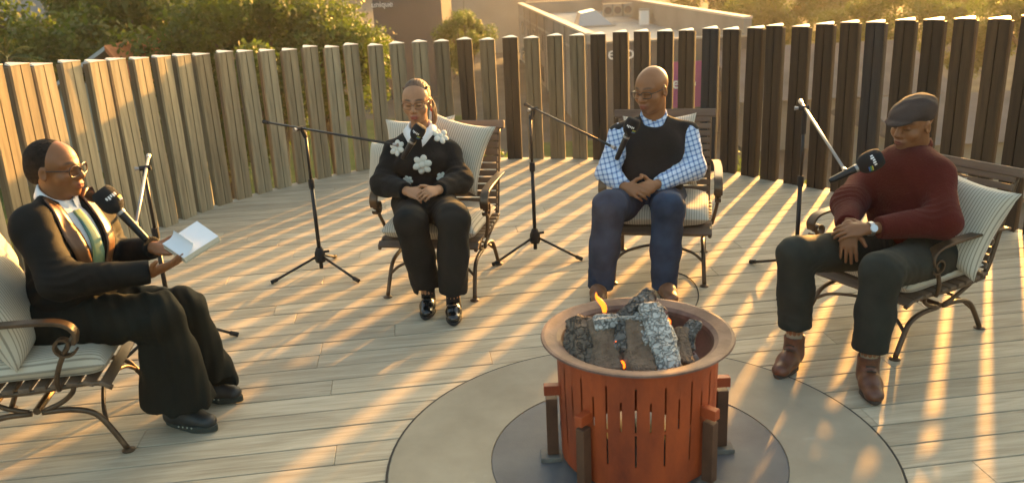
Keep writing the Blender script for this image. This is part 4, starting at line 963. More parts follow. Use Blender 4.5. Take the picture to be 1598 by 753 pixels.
class Head:
    """local frame: a = person's left, b = forward, c = up"""
    def __init__(s, c, f, tilt_up=0.0, roll=0.0, size=1.0):
        f = nrm(f); l = nrm(np.cross(UP, f)); u = np.cross(f, l)
        f2 = nrm(f*math.cos(tilt_up) + u*math.sin(tilt_up)); u2 = np.cross(f2, l)
        l2 = l*math.cos(roll) + u2*math.sin(roll); u3 = np.cross(l2, f2)*-1 if False else np.cross(f2, l2)
        s.c = np.asarray(c, float); s.l, s.f, s.u = l2, f2, u3; s.s = size
    def P(s, a, b, c): return s.c + s.s*(s.l*a + s.f*b + s.u*c)
    def loc(s, X): d = (X - s.c)/s.s; return np.stack([d@s.l, d@s.f, d@s.u], 1)
    @property
    def ax(s): return (s.l, s.f, s.u)
    def r(s, *v): return tuple(x*s.s for x in v)
    def build(s, F, jaw=1.0, cheek=1.0, nose=1.0):
        ax = s.ax; z = s.s
        F.ell(s.P(0,-0.016,0.030), s.r(0.0755,0.098,0.088), ax, 0.02)
        F.ell(s.P(0,0.030,0.030), s.r(0.064,0.058,0.062), ax, 0.03)                     # brow and forehead
        F.ell(s.P(0,0.026,-0.040), s.r(0.062*jaw,0.066,0.068), ax, 0.03)                  # mid face
        F.ell(s.P(0,0.038,-0.082), s.r(0.046*jaw,0.048,0.034), ax, 0.025)                # jaw
        F.ell(s.P(0,0.076,-0.101), s.r(0.022*jaw,0.016,0.015), ax, 0.02)                 # chin
        for g in (-1, 1):
            F.ell(s.P(g*0.040,0.058,-0.032), s.r(0.027*cheek,0.026,0.026), ax, 0.02)     # cheek
            F.cone(s.P(g*0.052,0.062,0.024), s.P(g*0.012,0.088,0.020), 0.010*z, 0.011*z, 0.014)    # brow ridge
            F.ell(s.P(g*0.031,0.101,0.003), s.r(0.019,0.014,0.011), ax, 0.010, 'sub')    # eye socket
            F.ell(s.P(g*0.031,0.083,0.003), s.r(0.0155,0.0095,0.0095), ax, 0.004)        # lids
            F.ell(s.P(g*0.0785,-0.006,-0.012), s.r(0.009,0.019,0.032), ax, 0.006)        # ear
            F.ell(s.P(g*0.085,-0.000,-0.010), s.r(0.006,0.009,0.017), ax, 0.004, 'sub')
            F.ell(s.P(g*0.0135*nose,0.098,-0.036), s.r(0.0095*nose,0.011,0.008), ax, 0.006)  # nostril wing
        F.cone(s.P(0,0.090,0.014), s.P(0,0.112,-0.028), 0.0085*z, 0.0125*z*nose, 0.010)
        F.ell(s.P(0,0.086,-0.064), s.r(0.030,0.019,0.022), ax, 0.016)                    # mouth mound
        F.ell(s.P(0,0.103,-0.0615), s.r(0.0225,0.008,0.006), ax, 0.004); F.ell(s.P(0,0.101,-0.0745), s.r(0.020,0.0085,0.0068), ax, 0.004)
        F.cone(s.P(-0.021,0.110,-0.0675), s.P(0.021,0.110,-0.0675), 0.0016*z, 0.0016*z, 0.003, op='sub')
    def colours(s, X, skin, lip, brow, stubble=None):
        L = s.loc(X); C = np.tile(np.array(skin), (len(X), 1))
        def blend(m, c):
            m = np.clip(m, 0, 1)[:,None]; return C*(1-m) + np.array(c)*m
        a, b, c = L[:,0], L[:,1], L[:,2]; front = b > 0.045
        if stubble is not None:
            m = front*np.exp(-((a/0.042)**4 + ((c+0.082)/0.030)**4))*0.8; C = blend(m, stubble)
        m = (b > 0.085)*np.exp(-((a/0.0225)**4 + ((c+0.068)/0.0125)**4)); C = blend(m*1.1, lip)
        for g in (-1, 1):
            m = front*np.exp(-(((a-g*0.032)/0.022)**4 + ((c-0.027-0.004*np.cos((a-g*0.032)*60))/0.0055)**4)); C = blend(m*0.95, brow)
            m = front*np.exp(-(((a-g*0.031)/0.016)**4 + ((c+0.0035)/0.0035)**4)); C = blend(m*0.9, np.array(brow)*0.8)   # lash line of lowered lids
        return C
    def eyes(s, par, look=0.0):
        pass
def spectacles(H, par, m, w_=0.029, h_=0.020, y=0.112, z=-0.004, square=2.8, thick=0.0026, nm='spectacles'):
    mb = MB()
    for g in (-1, 1):
        pts = []
        for k in range(25):
            t = 2*math.pi*k/24; ct, st = math.cos(t), math.sin(t); e = 2/square
            pts.append(H.P(g*0.0335 + w_*abs(ct)**e*np.sign(ct), y - 0.012*abs(g*0.0335 + w_*ct)/0.06, z + h_*abs(st)**e*np.sign(st)))
        mb.tube(pts, thick*H.s, 6, cap=False)
        mb.tube([H.P(g*0.061, y-0.014, z+0.008), H.P(g*0.073, 0.07, z+0.007), H.P(g*0.079, 0.0, z+0.006), H.P(g*0.078,-0.022, z-0.008)], thick*0.9*H.s, 6)
    mb.tube([H.P(-0.007, y-0.002, z+0.004), H.P(0, y+0.002, z+0.007), H.P(0.007, y-0.002, z+0.004)], thick*0.9*H.s, 6)
    return mb.build(nm, m, par, smooth=True)
def hand(F, wrist, d, n, side, curl=(0.5,0.5,0.4), size=1.0, thumb=(0.75,0.6,-0.15), spread=0.05, k=0.005, lens=(0.073,0.081,0.075,0.059)):
    """wrist, palm direction, back-of-hand normal, side = +1/-1 gives the thumb side d x n"""
    d = nrm(d); n = nrm(n - d*np.dot(n, d)); t = np.cross(d, n)*side; z = size; w_ = np.asarray(wrist, float)
    F.ell(w_ + d*0.048*z, (0.050*z, 0.041*z, 0.017*z), (d, t, n), 0.012)
    F.cone(w_ - d*0.02*z, w_ + d*0.03*z, 0.024*z, 0.024*z, 0.015, flat=(n, 1.35))
    for i in range(4):
        off = (0.0305 - 0.0205*i); b = w_ + d*(0.086 - 0.004*abs(i-1.3))*z + t*off*z - n*0.002
        dd = nrm(d + t*spread*(1.5-i)); L = lens[i]*z; ca = 0; p = b; r0 = (0.0096, 0.0098, 0.0094, 0.0084)[i]*z
        F.cone(b - dd*0.03*z, b, r0, r0, k)
        for j, fr_ in enumerate((0.45, 0.30, 0.25)):
            ca += curl[j]; q = p + (dd*math.cos(ca) - n*math.sin(ca))*L*fr_
            F.cone(p, q, r0*(1-0.09*j), r0*(1-0.09*(j+1)), k if j == 0 else 0.002); p = q
    b = w_ + d*0.026*z + t*0.030*z - n*0.004; td = nrm(t*thumb[0] + d*thumb[1] + n*thumb[2]); p1 = b + td*0.040*z; td2 = nrm(td + d*0.45 - t*0.25); p2 = p1 + td2*0.034*z
    F.cone(w_ + d*0.012*z + t*0.012*z, b, 0.018*z, 0.0145*z, 0.01); F.cone(b, p1, 0.0145*z, 0.0112*z, 0.006); F.cone(p1, p2, 0.0112*z, 0.009*z, 0.002)
def shoe(par, heel, d, m_up, m_sole, length=0.27, width=0.044, high=0.075, ankle=None, nm='shoe', sole_h=0.022, label=None, shaft=0.0):
    """heel = ground point under the back of the shoe, d = direction of the toe"""
    heel = V(heel[0], heel[1], 0.0); d = nrm(V(d[0], d[1], 0)); s_ = V(-d[1], d[0], 0); F = SDF(heel + np.minimum(d*length, 0) - 0.12, heel + np.maximum(d*length, 0) + V(0.12, 0.12, 0.24), 0.0045)
    b0 = heel + d*0.045 + UP*(sole_h+0.022); mid = heel + d*length*0.55 + UP*(sole_h+0.020); toe = heel + d*(length-0.045) + UP*(sole_h+0.012)
    F.cone(b0, mid, width*0.78, width*0.92, 0.02); F.cone(mid, toe, width*0.98, width*0.86, 0.02, flat=(UP, 1.3)); F.ell(heel + d*0.055 + UP*(high*0.7), (0.052, width*0.78, high*0.62), (d, s_, UP), 0.03)
    F.ell(heel + d*length*0.45 + UP*(sole_h+0.03), (0.07, width*0.72, 0.038), (d, s_, UP), 0.03)
    if shaft: F.cone(heel + d*0.068 + UP*0.05, heel + d*0.066 + UP*shaft, 0.043, 0.049, 0.02, cut=(False, True)); F.cone(heel + d*0.066 + UP*(shaft-0.02), heel + d*0.066 + UP*(shaft+0.05), 0.041, 0.043, 0.004, op='sub')
    F.cutplane(heel + UP*(sole_h*0.8), -UP)
    if ankle is not None: F.cone(ankle, heel + d*0.06 + UP*0.05, 0.036, 0.036, 0.01, op='sub') if False else None
    me, P = F.mesh(nm); o = link(nm, me, m_up, par)
    if label: o['label'] = label
    mb = MB(); out = []
    for k in range(28):
        t = 2*math.pi*k/28; a = math.cos(t); b = math.sin(t); ww = width*(0.98 if a > 0 else 0.80)*(1 - 0.10*math.cos(2*t)); q = heel + d*(length/2 + a*length/2*1.015) + s_*b*ww*(1-0.12*max(0, -a)); out.append(q[:2])
    mb.prism(out, 0.006, sole_h); mb.build('sole', m_sole, o, bevel=0.003)
    # laces
    return o
def put(name, F, m, par, relax=2):
    me, P = F.mesh(name, relax); return link(name, me, m, par)
def strip_on(F, name, m, par, path, width, direc, off=0.004, th=0.004, nseg=None):
    """cloth strip laid on a sculpted surface: path points with a width vector each, pressed on along direc"""
    mb = MB(); rows = []
    for (c, wv) in path:
        row = []
        for t in (-1, -0.5, 0, 0.5, 1):
            p0 = np.asarray(c) + np.asarray(wv)*t; h = F.hit(p0 - nrm(direc)*0.085, direc, 0.25)
            if h is None: h = p0
            row.append(h - nrm(direc)*off)
        rows.append(row)
    o = len(mb.v); n = 5
    for row in rows:
        for p in row: mb.v.append(tuple(p))
    for row in rows:
        for p in row: mb.v.append(tuple(p - nrm(direc)*th))
    N = len(rows)*n
    for i in range(len(rows)-1):
        for j in range(n-1):
            a = i*n+j; mb.f.append((a, a+1, a+n+1, a+n)); mb.f.append((N+a, N+a+n, N+a+n+1, N+a+1))
    for i in range(len(rows)-1):
        for j in (0, n-1): a = i*n+j; mb.f.append((a, a+n, N+a+n, N+a))
    for j in range(n-1):
        for i in (0, len(rows)-1): a = i*n+j; mb.f.append((a, a+1, N+a+1, N+a))
    return mb.build(name, m, par, smooth=True)
def collar(name, m, par, c, f, r_in=0.060, r_out=0.088, top=0.030, drop=0.030, point=0.055, tilt=0.25, gap_=0.35, up=UP, push=0.0):
    """turned-down shirt collar round the neck, open at the front with two points"""
    f = nrm(f); l = nrm(np.cross(up, f)); mb = MB(); n = 40; K = 5; st_ = []
    for i in range(n+1):
        t = gap_/2 + (2*math.pi - gap_)*i/n; dv = f*math.cos(t) + l*math.sin(t); fr_ = max(0, math.cos(t)); fr2 = fr_**6
        zt = -tilt*r_in*math.cos(t)*1.2
        p_in0 = c + dv*r_in*0.97 + up*(zt - 0.02); p_top = c + dv*(r_in+0.004) + up*(zt + top*(1-0.35*fr_)); p_top2 = c + dv*(r_in+0.012) + up*(zt + top*(1-0.35*fr_) - 0.004)
        p_out = c + dv*(r_out + 0.010*fr2 + push*fr2) + up*(zt - drop*(0.35+0.5*fr_) - point*fr2); p_out2 = c + dv*(r_out - 0.006 + push*fr2) + up*(zt - drop*(0.35+0.5*fr_) - point*fr2 - 0.004)
        for p in (p_in0, p_top, p_top2, p_out, p_out2): mb.v.append(tuple(p))
    for i in range(n):
        for j in range(K-1): a = i*K+j; mb.f.append((a, a+1, a+K+1, a+K))
    o = mb.build(name, m, par, smooth=True); return o
def person_root(loc, label): e = empty('person', (0,0,0)); tag(e, label, 'person', None); return e
def torso(F, J, ex=0.0, k=0.03):
    """trunk from pelvis to shoulders in the body's own facing"""
    f = J['f']; s = J.get('size', 1.0)
    F.cone(J['pel'], J['wai'], (0.165+ex)*s*J.get('hipw',1), (0.150+ex)*s*J.get('waiw',1), k, flat=(f, J.get('deep', 1.35)))
    F.cone(J['wai'], J['che'], (0.150+ex)*s*J.get('waiw',1), (0.162+ex)*s*J.get('chew',1), k, flat=(f, J.get('deep', 1.35)))
    F.cone(J['che'], J['nck'], (0.150+ex)*s*J.get('chew',1), (0.060+ex)*s, 0.04, flat=(f, 1.35))
    for sd_ in 'RL':
        F.cone(J['nck'] - UP*0.02, J['sh'+sd_], (0.052+ex)*s, (0.062+ex)*s, 0.04); F.cone(J['che'], J['sh'+sd_] - UP*0.03, (0.10+ex)*s, (0.062+ex)*s, 0.04, flat=(f, 1.3))
    for (c, r) in J.get('belly', []): F.ell(c, tuple(x+ex for x in r), (nrm(np.cross(UP, f)), f, UP), 0.05)
def bbox(J, pad=0.2):
    pts = np.array([v for kk, v in J.items() if isinstance(v, np.ndarray) and v.shape == (3,) and kk != 'f']); return pts.min(0)-pad, pts.max(0)+pad
def build_body(J, H, par, skin, lip, brow, hands, stubble=None, jaw=1.0, cheek=1.0, nose=1.0, h=0.0042, neck_r=0.056):
    lo, hi = bbox(dict(J, hd=H.c)); F = SDF(lo, hi, h)
    torso(F, J, -0.042); f = J['f']
    for sd_ in 'RL':
        F.chain([J['sh'+sd_], J['el'+sd_], J['wr'+sd_]], [0.044, 0.036, 0.025], 0.02)
        hj = J['pel'] + nrm(np.cross(f, UP))*(0.085 if sd_ == 'R' else -0.085) - UP*0.02; F.cone(J['pel'], hj, 0.07, 0.07, 0.03); F.chain([hj, J['kn'+sd_], J['an'+sd_]], [0.07, 0.05, 0.034], 0.03)
        fb = V(J['an'+sd_][0], J['an'+sd_][1], 0.058); fd = J['to'+sd_]-J['an'+sd_]; fd = nrm(V(fd[0], fd[1], 0))
        F.cone(J['an'+sd_], fb, 0.034, 0.028, 0.02); F.cone(fb, fb + fd*0.07 - UP*0.012, 0.027, 0.02, 0.01)
    F.cone(J['nck'], H.P(0,-0.022,-0.050), neck_r*1.08, neck_r*0.98, 0.025)
    H.build(F, jaw, cheek, nose)
    hands(F)
    me, P = F.mesh('body', 1)
    C = H.colours(P, skin, lip, brow, stubble)
    paint(me, C); o = link('body', me, M_skin, par); return F

def leg_folds(T, J, f, amp=0.010):
    for i, sd_ in enumerate('RL'):
        kn, an, pl_ = J['kn'+sd_], J['an'+sd_], J['pel']
        folds(T, kn - f*0.05 - UP*0.06, UP, 0.13, 0.038, amp, 60+i); folds(T, an*0.75 + kn*0.25, UP, 0.13, 0.045, amp*0.8, 62+i); folds(T, pl_*0.65 + kn*0.35 + UP*0.05, kn-pl_, 0.16, 0.045, amp, 64+i)
        hem = an + (kn-an)*J.get('hem'+sd_, 0.03); T.cutplane(hem, an-kn, hem - V(0.19,0.19,0.16), hem + V(0.19,0.19,0.05))

# ------------------------------------------------------------------ 2: woman in the flower sweater
def person_flower():
    root = person_root(None, 'seated woman in a black sweater with white flowers and black trousers')
    f = nrm(V(-0.10,-0.99,0)); J = dict(f=f, pel=at(662,318,5.00), wai=at(660,280,5.00), che=at(657,243,4.99), nck=at(656,207,5.01),
        shR=at(616,237,5.0), shL=at(699,236,5.0), elR=at(602,286,4.90), elL=at(714,281,4.90), wrR=at(638,299,4.66), wrL=at(682,297,4.66),
        knR=at(641,346,4.50), knL=at(708,341,4.46), anR=at(668,455,4.56), anL=at(707,462,4.46), hipw=0.95, waiw=0.98, chew=0.96, deep=1.35, hemR=0.06, hemL=0.06)
    J['toR'] = V(J['anR'][0]-0.005, J['anR'][1]-0.14, 0.03); J['toL'] = V(J['anL'][0]+0.005, J['anL'][1]-0.14, 0.03)
    H = Head(at(650,158,4.97), V(-0.12,-1,0), R(-7), 0.0, 1.0)
    def hands(F):
        c = at(660,303,4.56)
        hand(F, J['wrR'], c + V(0.02,0,-.01) - J['wrR'], V(-0.25,-0.55,0.8), -1, (0.35,0.55,0.5), 0.88)
        hand(F, J['wrL'], c + V(-0.01,-.01,0.005) - J['wrL'], V(0.25,-0.6,0.75), 1, (0.4,0.6,0.5), 0.88)
    build_body(J, H, root, (0.40,0.195,0.10), (0.33,0.08,0.055), (0.07,0.035,0.02), hands, jaw=0.94, cheek=1.0, neck_r=0.048)
    # sweater
    lo, hi = bbox(J); F = SDF(lo, hi, 0.005); torso(F, J, 0.006)
    for sd_ in 'RL':
        g = -1 if sd_ == 'R' else 1
        F.chain([J['sh'+sd_], J['el'+sd_] + V(g*0.012,0,0), J['wr'+sd_] + (J['el'+sd_]-J['wr'+sd_])*0.10], [0.062, 0.074, 0.045], 0.035, cut=(False, True))
        F.ell(J['el'+sd_] + V(g*0.004,0,-0.004), (0.070,0.068,0.068), k=0.03); folds(F, J['el'+sd_] + V(-g*0.03,-0.03,0.02), J['el'+sd_]-J['sh'+sd_], 0.13, 0.035, 0.010, 3); folds(F, J['sh'+sd_] - UP*0.07, UP, 0.10, 0.04, 0.007, 4)
        F.ell(J['che'] + V(g*0.075,-0.095,-0.02), (0.065,0.05,0.06), k=0.05)
    F.ell(J['pel'] + V(0,-0.05,-0.01), (0.185,0.13,0.085), k=0.04)
    F.cone(J['nck'] + UP*0.10, J['nck'] + UP*0.012 , 0.075, 0.062, 0.015, op='sub')
    folds(F, J['wai'] - UP*0.02 - V(0,0.1,0), UP, 0.18, 0.045, 0.008, 6); F.wrinkle(0.0028, 0.10, 5); sw = put('sweater', F, knit_mat('black_knit', (0.016,0.016,0.015), 150, 0.7), root)
    M_fl = mat('white_applique', (0.68,0.66,0.58), 0.9, bump=0.4, bscale=150)
    for (u, v, r_, rot) in ((687,212,0.054,0.2),(659,257,0.060,0.0),(620,231,0.050,0.4),(690,276,0.036,0.1),(637,281,0.032,0.5)):
        p0 = at(u, v, 4.5); h = F.hit(p0, p0 - V(0,0,CAM_H), 0.8)
        if h is None: continue
        n = F.grad(h); n = nrm(n + 0.4*nrm(V(0,0,CAM_H)-h)); x = nrm(np.cross(UP, n)); y = np.cross(n, x); mb = MB()
        for k in range(6):
            a = rot + k*math.pi/3 + 0.26; dv = x*math.cos(a) + y*math.sin(a)
            pc = h + dv*r_*0.60; hh = F.hit(pc + n*0.08, -n, 0.2); pc = hh if hh is not None and abs(np.dot(hh-pc, n)) < 0.02 else pc
            mb.ell(pc + n*0.002, (r_*0.42, r_*0.345, 0.009), (dv, np.cross(n, dv), n), 10, 6)
        mb.ell(h + n*0.004, (r_*0.34, r_*0.34, 0.010), (x, y, n), 10, 6); mb.build('flower', M_fl, sw, smooth=True)
    collar('shirt_collar', mat('white_cotton', (0.75,0.74,0.74), 0.8), root, J['nck'] + V(0,-0.014,0.030), f, 0.057, 0.100, 0.026, 0.03, 0.048, 0.35, 0.50, push=0.020)
    # trousers
    lo, hi = bbox(J); T = SDF(lo, hi, 0.005)
    for sd_ in 'RL':
        hp = J['pel'] + nrm(np.cross(f, UP))*(0.075 if sd_ == 'R' else -0.075); kn = J['kn'+sd_]; an = J['an'+sd_]
        hem = an + (kn-an)*0.06
        T.chain([hp, kn], [0.115, 0.088], 0.04); T.chain([kn, (kn+hem)/2, hem], [0.088, 0.084, 0.082], 0.03, cut=(False, True))
        T.ell((kn+hem)/2 + V(0,-0.03,0), (0.05,0.07,0.20), k=0.04)
        T.cutplane(hem - UP*0.0, hem-kn, hem-0.16, hem+V(0.16,0.16,0.06))
    T.cone(J['pel'] + V(-0.07,0,0), J['pel'] + V(0.07,0,0), 0.12, 0.12, 0.04); T.wrinkle(0.0022, 0.11, 9, aniso=(1.4,1.4,0.5)); leg_folds(T, J, f)
    put('trousers', T, mat('black_trouser_cloth', (0.020,0.020,0.018), 0.85, spec=0.15, var=0.25, vscale=6, bump=0.2, bscale=200), root)
    # socks and shoes
    M_pat = mat('black_patent', (0.01,0.01,0.01), 0.12, spec=0.7); M_sole = mat('black_sole', (0.015,0.014,0.013), 0.7); M_sock = mat('black_sock', (0.013,0.013,0.014), 0.95)
    for sd_ in 'RL':
        an = J['an'+sd_]; mb = MB(); mb.tube([an+UP*0.08, an, V(an[0],an[1],0.03)], [0.042,0.040,0.042], 12); mb.build('sock', M_sock, root, smooth=True)
        shoe(root, V(an[0], an[1]+0.07, 0), V(0.02 if sd_ == 'L' else -0.03,-1,0), M_pat, M_sole, 0.245, 0.043, 0.055)
        mb = MB(); c = V(an[0], an[1]-0.075, 0.083); mb.tube([c+V(-0.024,0,0), c+V(0,-.004,0.004), c+V(0.024,0,0)], 0.006, 6); mb.build('shoe_bar', MATS['mark_white'] if False else M_sole, root)
    # hair drawn back in braids
    HF = SDF(H.c-0.2, H.c+0.2, 0.004); HF.ell(H.P(0,-0.022,0.036), H.r(0.0795,0.101,0.0895), H.ax, 0, planes=((H.P(0,0.050,0.070), nrm(H.f*0.9 - H.u*0.55)),)); HF.ell(H.P(0,-0.09,0.0), H.r(0.05,0.035,0.05), H.ax, 0.02)
    HF.ell(H.P(0,0.02,-0.06), H.r(0.10,0.10,0.062), H.ax, 0.005, 'sub')
    hair = put('hair', HF, mat('brown_braided_hair', (0.11,0.055,0.028), 0.7, var=0.5, vscale=60, bump=0.9, bscale=120, stretch=(1,0.25,0.25)), root)
    for k in range(9):
        a = -0.06 + 0.015*k; pts = [H.P(a, 0.046-abs(a)*0.6, 0.094-abs(a)*0.5), H.P(a*1.15, 0.0, 0.120-abs(a)*0.64), H.P(a*1.15,-0.06,0.108-abs(a)*0.72), H.P(a*0.8,-0.105,0.04)]
        mb = MB(); mb.tube(spline(pts, 5), 0.0062*H.s, 6); mb.build('braid', MATS['brown_braided_hair'], hair, smooth=True)
    for k in range(4):
        mb = MB(); mb.tube(spline([H.P(0.03+0.01*k,-0.10,0.0), H.P(0.074+0.004*k,-0.055-0.01*k,-0.06), H.P(0.078+0.004*k,-0.03-0.012*k,-0.13), H.P(0.07,-0.05,-0.17)], 5), 0.0065, 6); mb.build('braid', MATS['brown_braided_hair'], hair, smooth=True)
    spectacles(H, root, M_thinframe, 0.029, 0.019, 0.108, 0.0, 2.4, 0.0014)
    mb = MB(); mb.ell(H.P(0.082,0.0,-0.052), (0.007,0.007,0.012), H.ax, 8, 6); mb.build('earring', mat('coral_bead', (0.6,0.1,0.03), 0.4), root)
    return root
person_flower()

# ------------------------------------------------------------------ 3: bald man in vest and checked shirt
def plaid_mat():
    m = bpy.data.materials.new('blue_check_cotton'); m.use_nodes = True; n = m.node_tree.nodes; l = m.node_tree.links; b = n['Principled BSDF']; b.inputs['Roughness'].default_value = 0.85
    tc = n.new('ShaderNodeTexCoord'); mp = n.new('ShaderNodeMapping'); mp.inputs['Rotation'].default_value = (0.12,0.25,0.15); l.new(tc.outputs['Object'], mp.inputs[0]); sp = n.new('ShaderNodeSeparateXYZ'); l.new(mp.outputs[0], sp.inputs[0]); fac = []
    for ax_, s_ in ((0, 36.0), (2, 36.0)):
        mu = n.new('ShaderNodeMath'); mu.operation = 'MULTIPLY'; mu.inputs[1].default_value = s_; l.new(sp.outputs[ax_], mu.inputs[0]); fr_ = n.new('ShaderNodeMath'); fr_.operation = 'FRACT'; l.new(mu.outputs[0], fr_.inputs[0])
        lt = n.new('ShaderNodeMath'); lt.operation = 'LESS_THAN'; lt.inputs[1].default_value = 0.34; l.new(fr_.outputs[0], lt.inputs[0]); fac.append(lt)
    ad = n.new('ShaderNodeMath'); ad.operation = 'ADD'; l.new(fac[0].outputs[0], ad.inputs[0]); l.new(fac[1].outputs[0], ad.inputs[1]); hv = n.new('ShaderNodeMath'); hv.operation = 'MULTIPLY'; hv.inputs[1].default_value = 0.5; l.new(ad.outputs[0], hv.inputs[0])
    cr = n.new('ShaderNodeValToRGB'); l.new(hv.outputs[0], cr.inputs[0]); e = cr.color_ramp.elements; e[0].color = (0.60,0.68,0.80,1); e[1].color = (0.10,0.16,0.32,1); x = e.new(0.5); x.color = (0.28,0.38,0.58,1); cr.color_ramp.interpolation = 'CONSTANT'
    e[1].position = 0.4; e[2].position = 0.9; e[1].color = (0.28,0.38,0.58,1); e[2].color = (0.10,0.16,0.32,1)
    l.new(cr.outputs[0], b.inputs['Base Color']); MATS['blue_check_cotton'] = m; return m
def person_vest():
    root = person_root(None, 'seated bald man with glasses in a dark vest over a blue checked shirt')
    f = nrm(V(-0.14,-0.99,0)); J = dict(f=f, pel=at(1016,312,5.12), wai=at(1017,270,5.13), che=at(1018,232,5.12), nck=at(1020,188,5.13),
        shR=at(968,210,5.12), shL=at(1072,208,5.12), elR=at(949,270,5.00), elL=at(1083,262,5.02), wrR=at(976,292,4.78), wrL=at(1022,289,4.78),
        knR=at(951,322,4.64), knL=at(1043,325,4.62), anR=at(936,452,4.66), anL=at(1036,452,4.63), hipw=1.12, waiw=1.16, chew=1.20, deep=1.2)
    J['belly'] = [(J['wai'] + f*0.075, (0.165,0.11,0.15))]
    J['toR'] = V(J['anR'][0]-0.03, J['anR'][1]-0.16, 0.035); J['toL'] = V(J['anL'][0]+0.01, J['anL'][1]-0.16, 0.035)
    H = Head(at(1017,139,5.08), V(-0.68,-0.73,0), R(-10), R(2), 1.10)
    def hands(F):
        c = at(998,298,4.68)
        hand(F, J['wrR'], c + V(0.03,0.0,-0.015) - J['wrR'], V(-0.15,-0.85,0.5), -1, (0.55,0.55,0.35), 1.02, thumb=(0.7,0.5,0.2))
        hand(F, J['wrL'], c + V(-0.025,-0.005,0.0) - J['wrL'], V(0.15,-0.85,0.5), 1, (0.6,0.6,0.4), 1.02, thumb=(0.7,0.5,0.2))
    build_body(J, H, root, (0.30,0.125,0.052), (0.24,0.07,0.045), (0.09,0.045,0.025), hands, stubble=(0.21,0.10,0.055), jaw=1.08, cheek=1.1, nose=1.2, neck_r=0.064)
    lo, hi = bbox(J); F = SDF(lo, hi, 0.005); torso(F, J, -0.004)
    for sd_ in 'RL':
        F.chain([J['sh'+sd_], J['el'+sd_], J['wr'+sd_] + (J['el'+sd_]-J['wr'+sd_])*0.08], [0.068, 0.070, 0.044], 0.03, cut=(False, True)); folds(F, J['el'+sd_] + f*0.03, J['el'+sd_]-J['sh'+sd_], 0.13, 0.034, 0.011, 13); folds(F, (J['el'+sd_]+J['wr'+sd_])/2, J['el'+sd_]-J['wr'+sd_], 0.10, 0.03, 0.008, 14)
    F.cone(J['nck'] + UP*0.10, J['nck'] + UP*0.03, 0.08, 0.064, 0.015, op='sub')
    F.wrinkle(0.0025, 0.08, 15); put('shirt', F, plaid_mat(), root)
    G = SDF(lo, hi, 0.005); torso(G, J, 0.010)
    for sd_ in 'RL': G.cone(J['sh'+sd_] + nrm(J['sh'+sd_]-J['nck'])*0.026 - UP*0.02, J['sh'+sd_] + nrm(J['sh'+sd_]-J['nck'])*0.2 - UP*0.05, 0.072, 0.14, 0.01, op='sub')
    G.cone(J['nck'] + UP*0.10 + f*0.03, J['nck'] + UP*0.012 + f*0.06, 0.085, 0.066, 0.015, op='sub')
    G.cutplane(J['pel'] + UP*0.015, -UP); folds(G, J['wai'] + f*0.15 - UP*0.06, UP, 0.16, 0.05, 0.009, 17); folds(G, J['che'] + f*0.10 + UP*0.02, UP+V(0.5,0,0), 0.14, 0.05, 0.006, 18); G.wrinkle(0.002, 0.12, 16)
    put('vest', G, knit_mat('charcoal_fleece', (0.022,0.021,0.021), 120, 0.4), root)
    collar('shirt_collar', MATS['blue_check_cotton'], root, J['nck'] + f*0.012 + UP*0.028, nrm(f), 0.065, 0.086, 0.030, 0.022, 0.030, 0.4, 0.40)
    lo, hi = bbox(J); T = SDF(lo, hi, 0.005)
    for sd_ in 'RL':
        hp = J['pel'] + nrm(np.cross(f, UP))*(0.09 if sd_ == 'R' else -0.09) - UP*0.01; kn = J['kn'+sd_]; an = J['an'+sd_]; hem = an + (kn-an)*0.02
        T.chain([hp, kn], [0.118, 0.092], 0.04); T.chain([kn, (kn+hem)/2 + V(0,0.015,0), hem], [0.092, 0.086, 0.074], 0.03, cut=(False, True))
    T.cone(J['pel'] + V(-0.09,0,0), J['pel'] + V(0.09,0,0), 0.13, 0.13, 0.04); T.wrinkle(0.002, 0.10, 19, aniso=(1.2,1.2,0.8)); leg_folds(T, J, f, 0.012)
    put('jeans', T, mat('navy_denim', (0.032,0.050,0.085), 0.85, spec=0.15, var=0.4, vscale=7, bump=0.25, bscale=220), root)
    M_l = mat('tan_leather', (0.20,0.085,0.04), 0.5, var=0.3, vscale=20); M_s = mat('dark_rubber_sole', (0.03,0.025,0.02), 0.8)
    for sd_ in 'RL':
        an = J['an'+sd_]; shoe(root, V(an[0], an[1]+0.07, 0), V(-0.12 if sd_ == 'R' else 0.05,-1,0), M_l, M_s, 0.28, 0.047, 0.075)
    spectacles(H, root, M_lens, 0.029, 0.0175, 0.111, -0.002, 3.0, 0.0022)
    return root
person_vest()

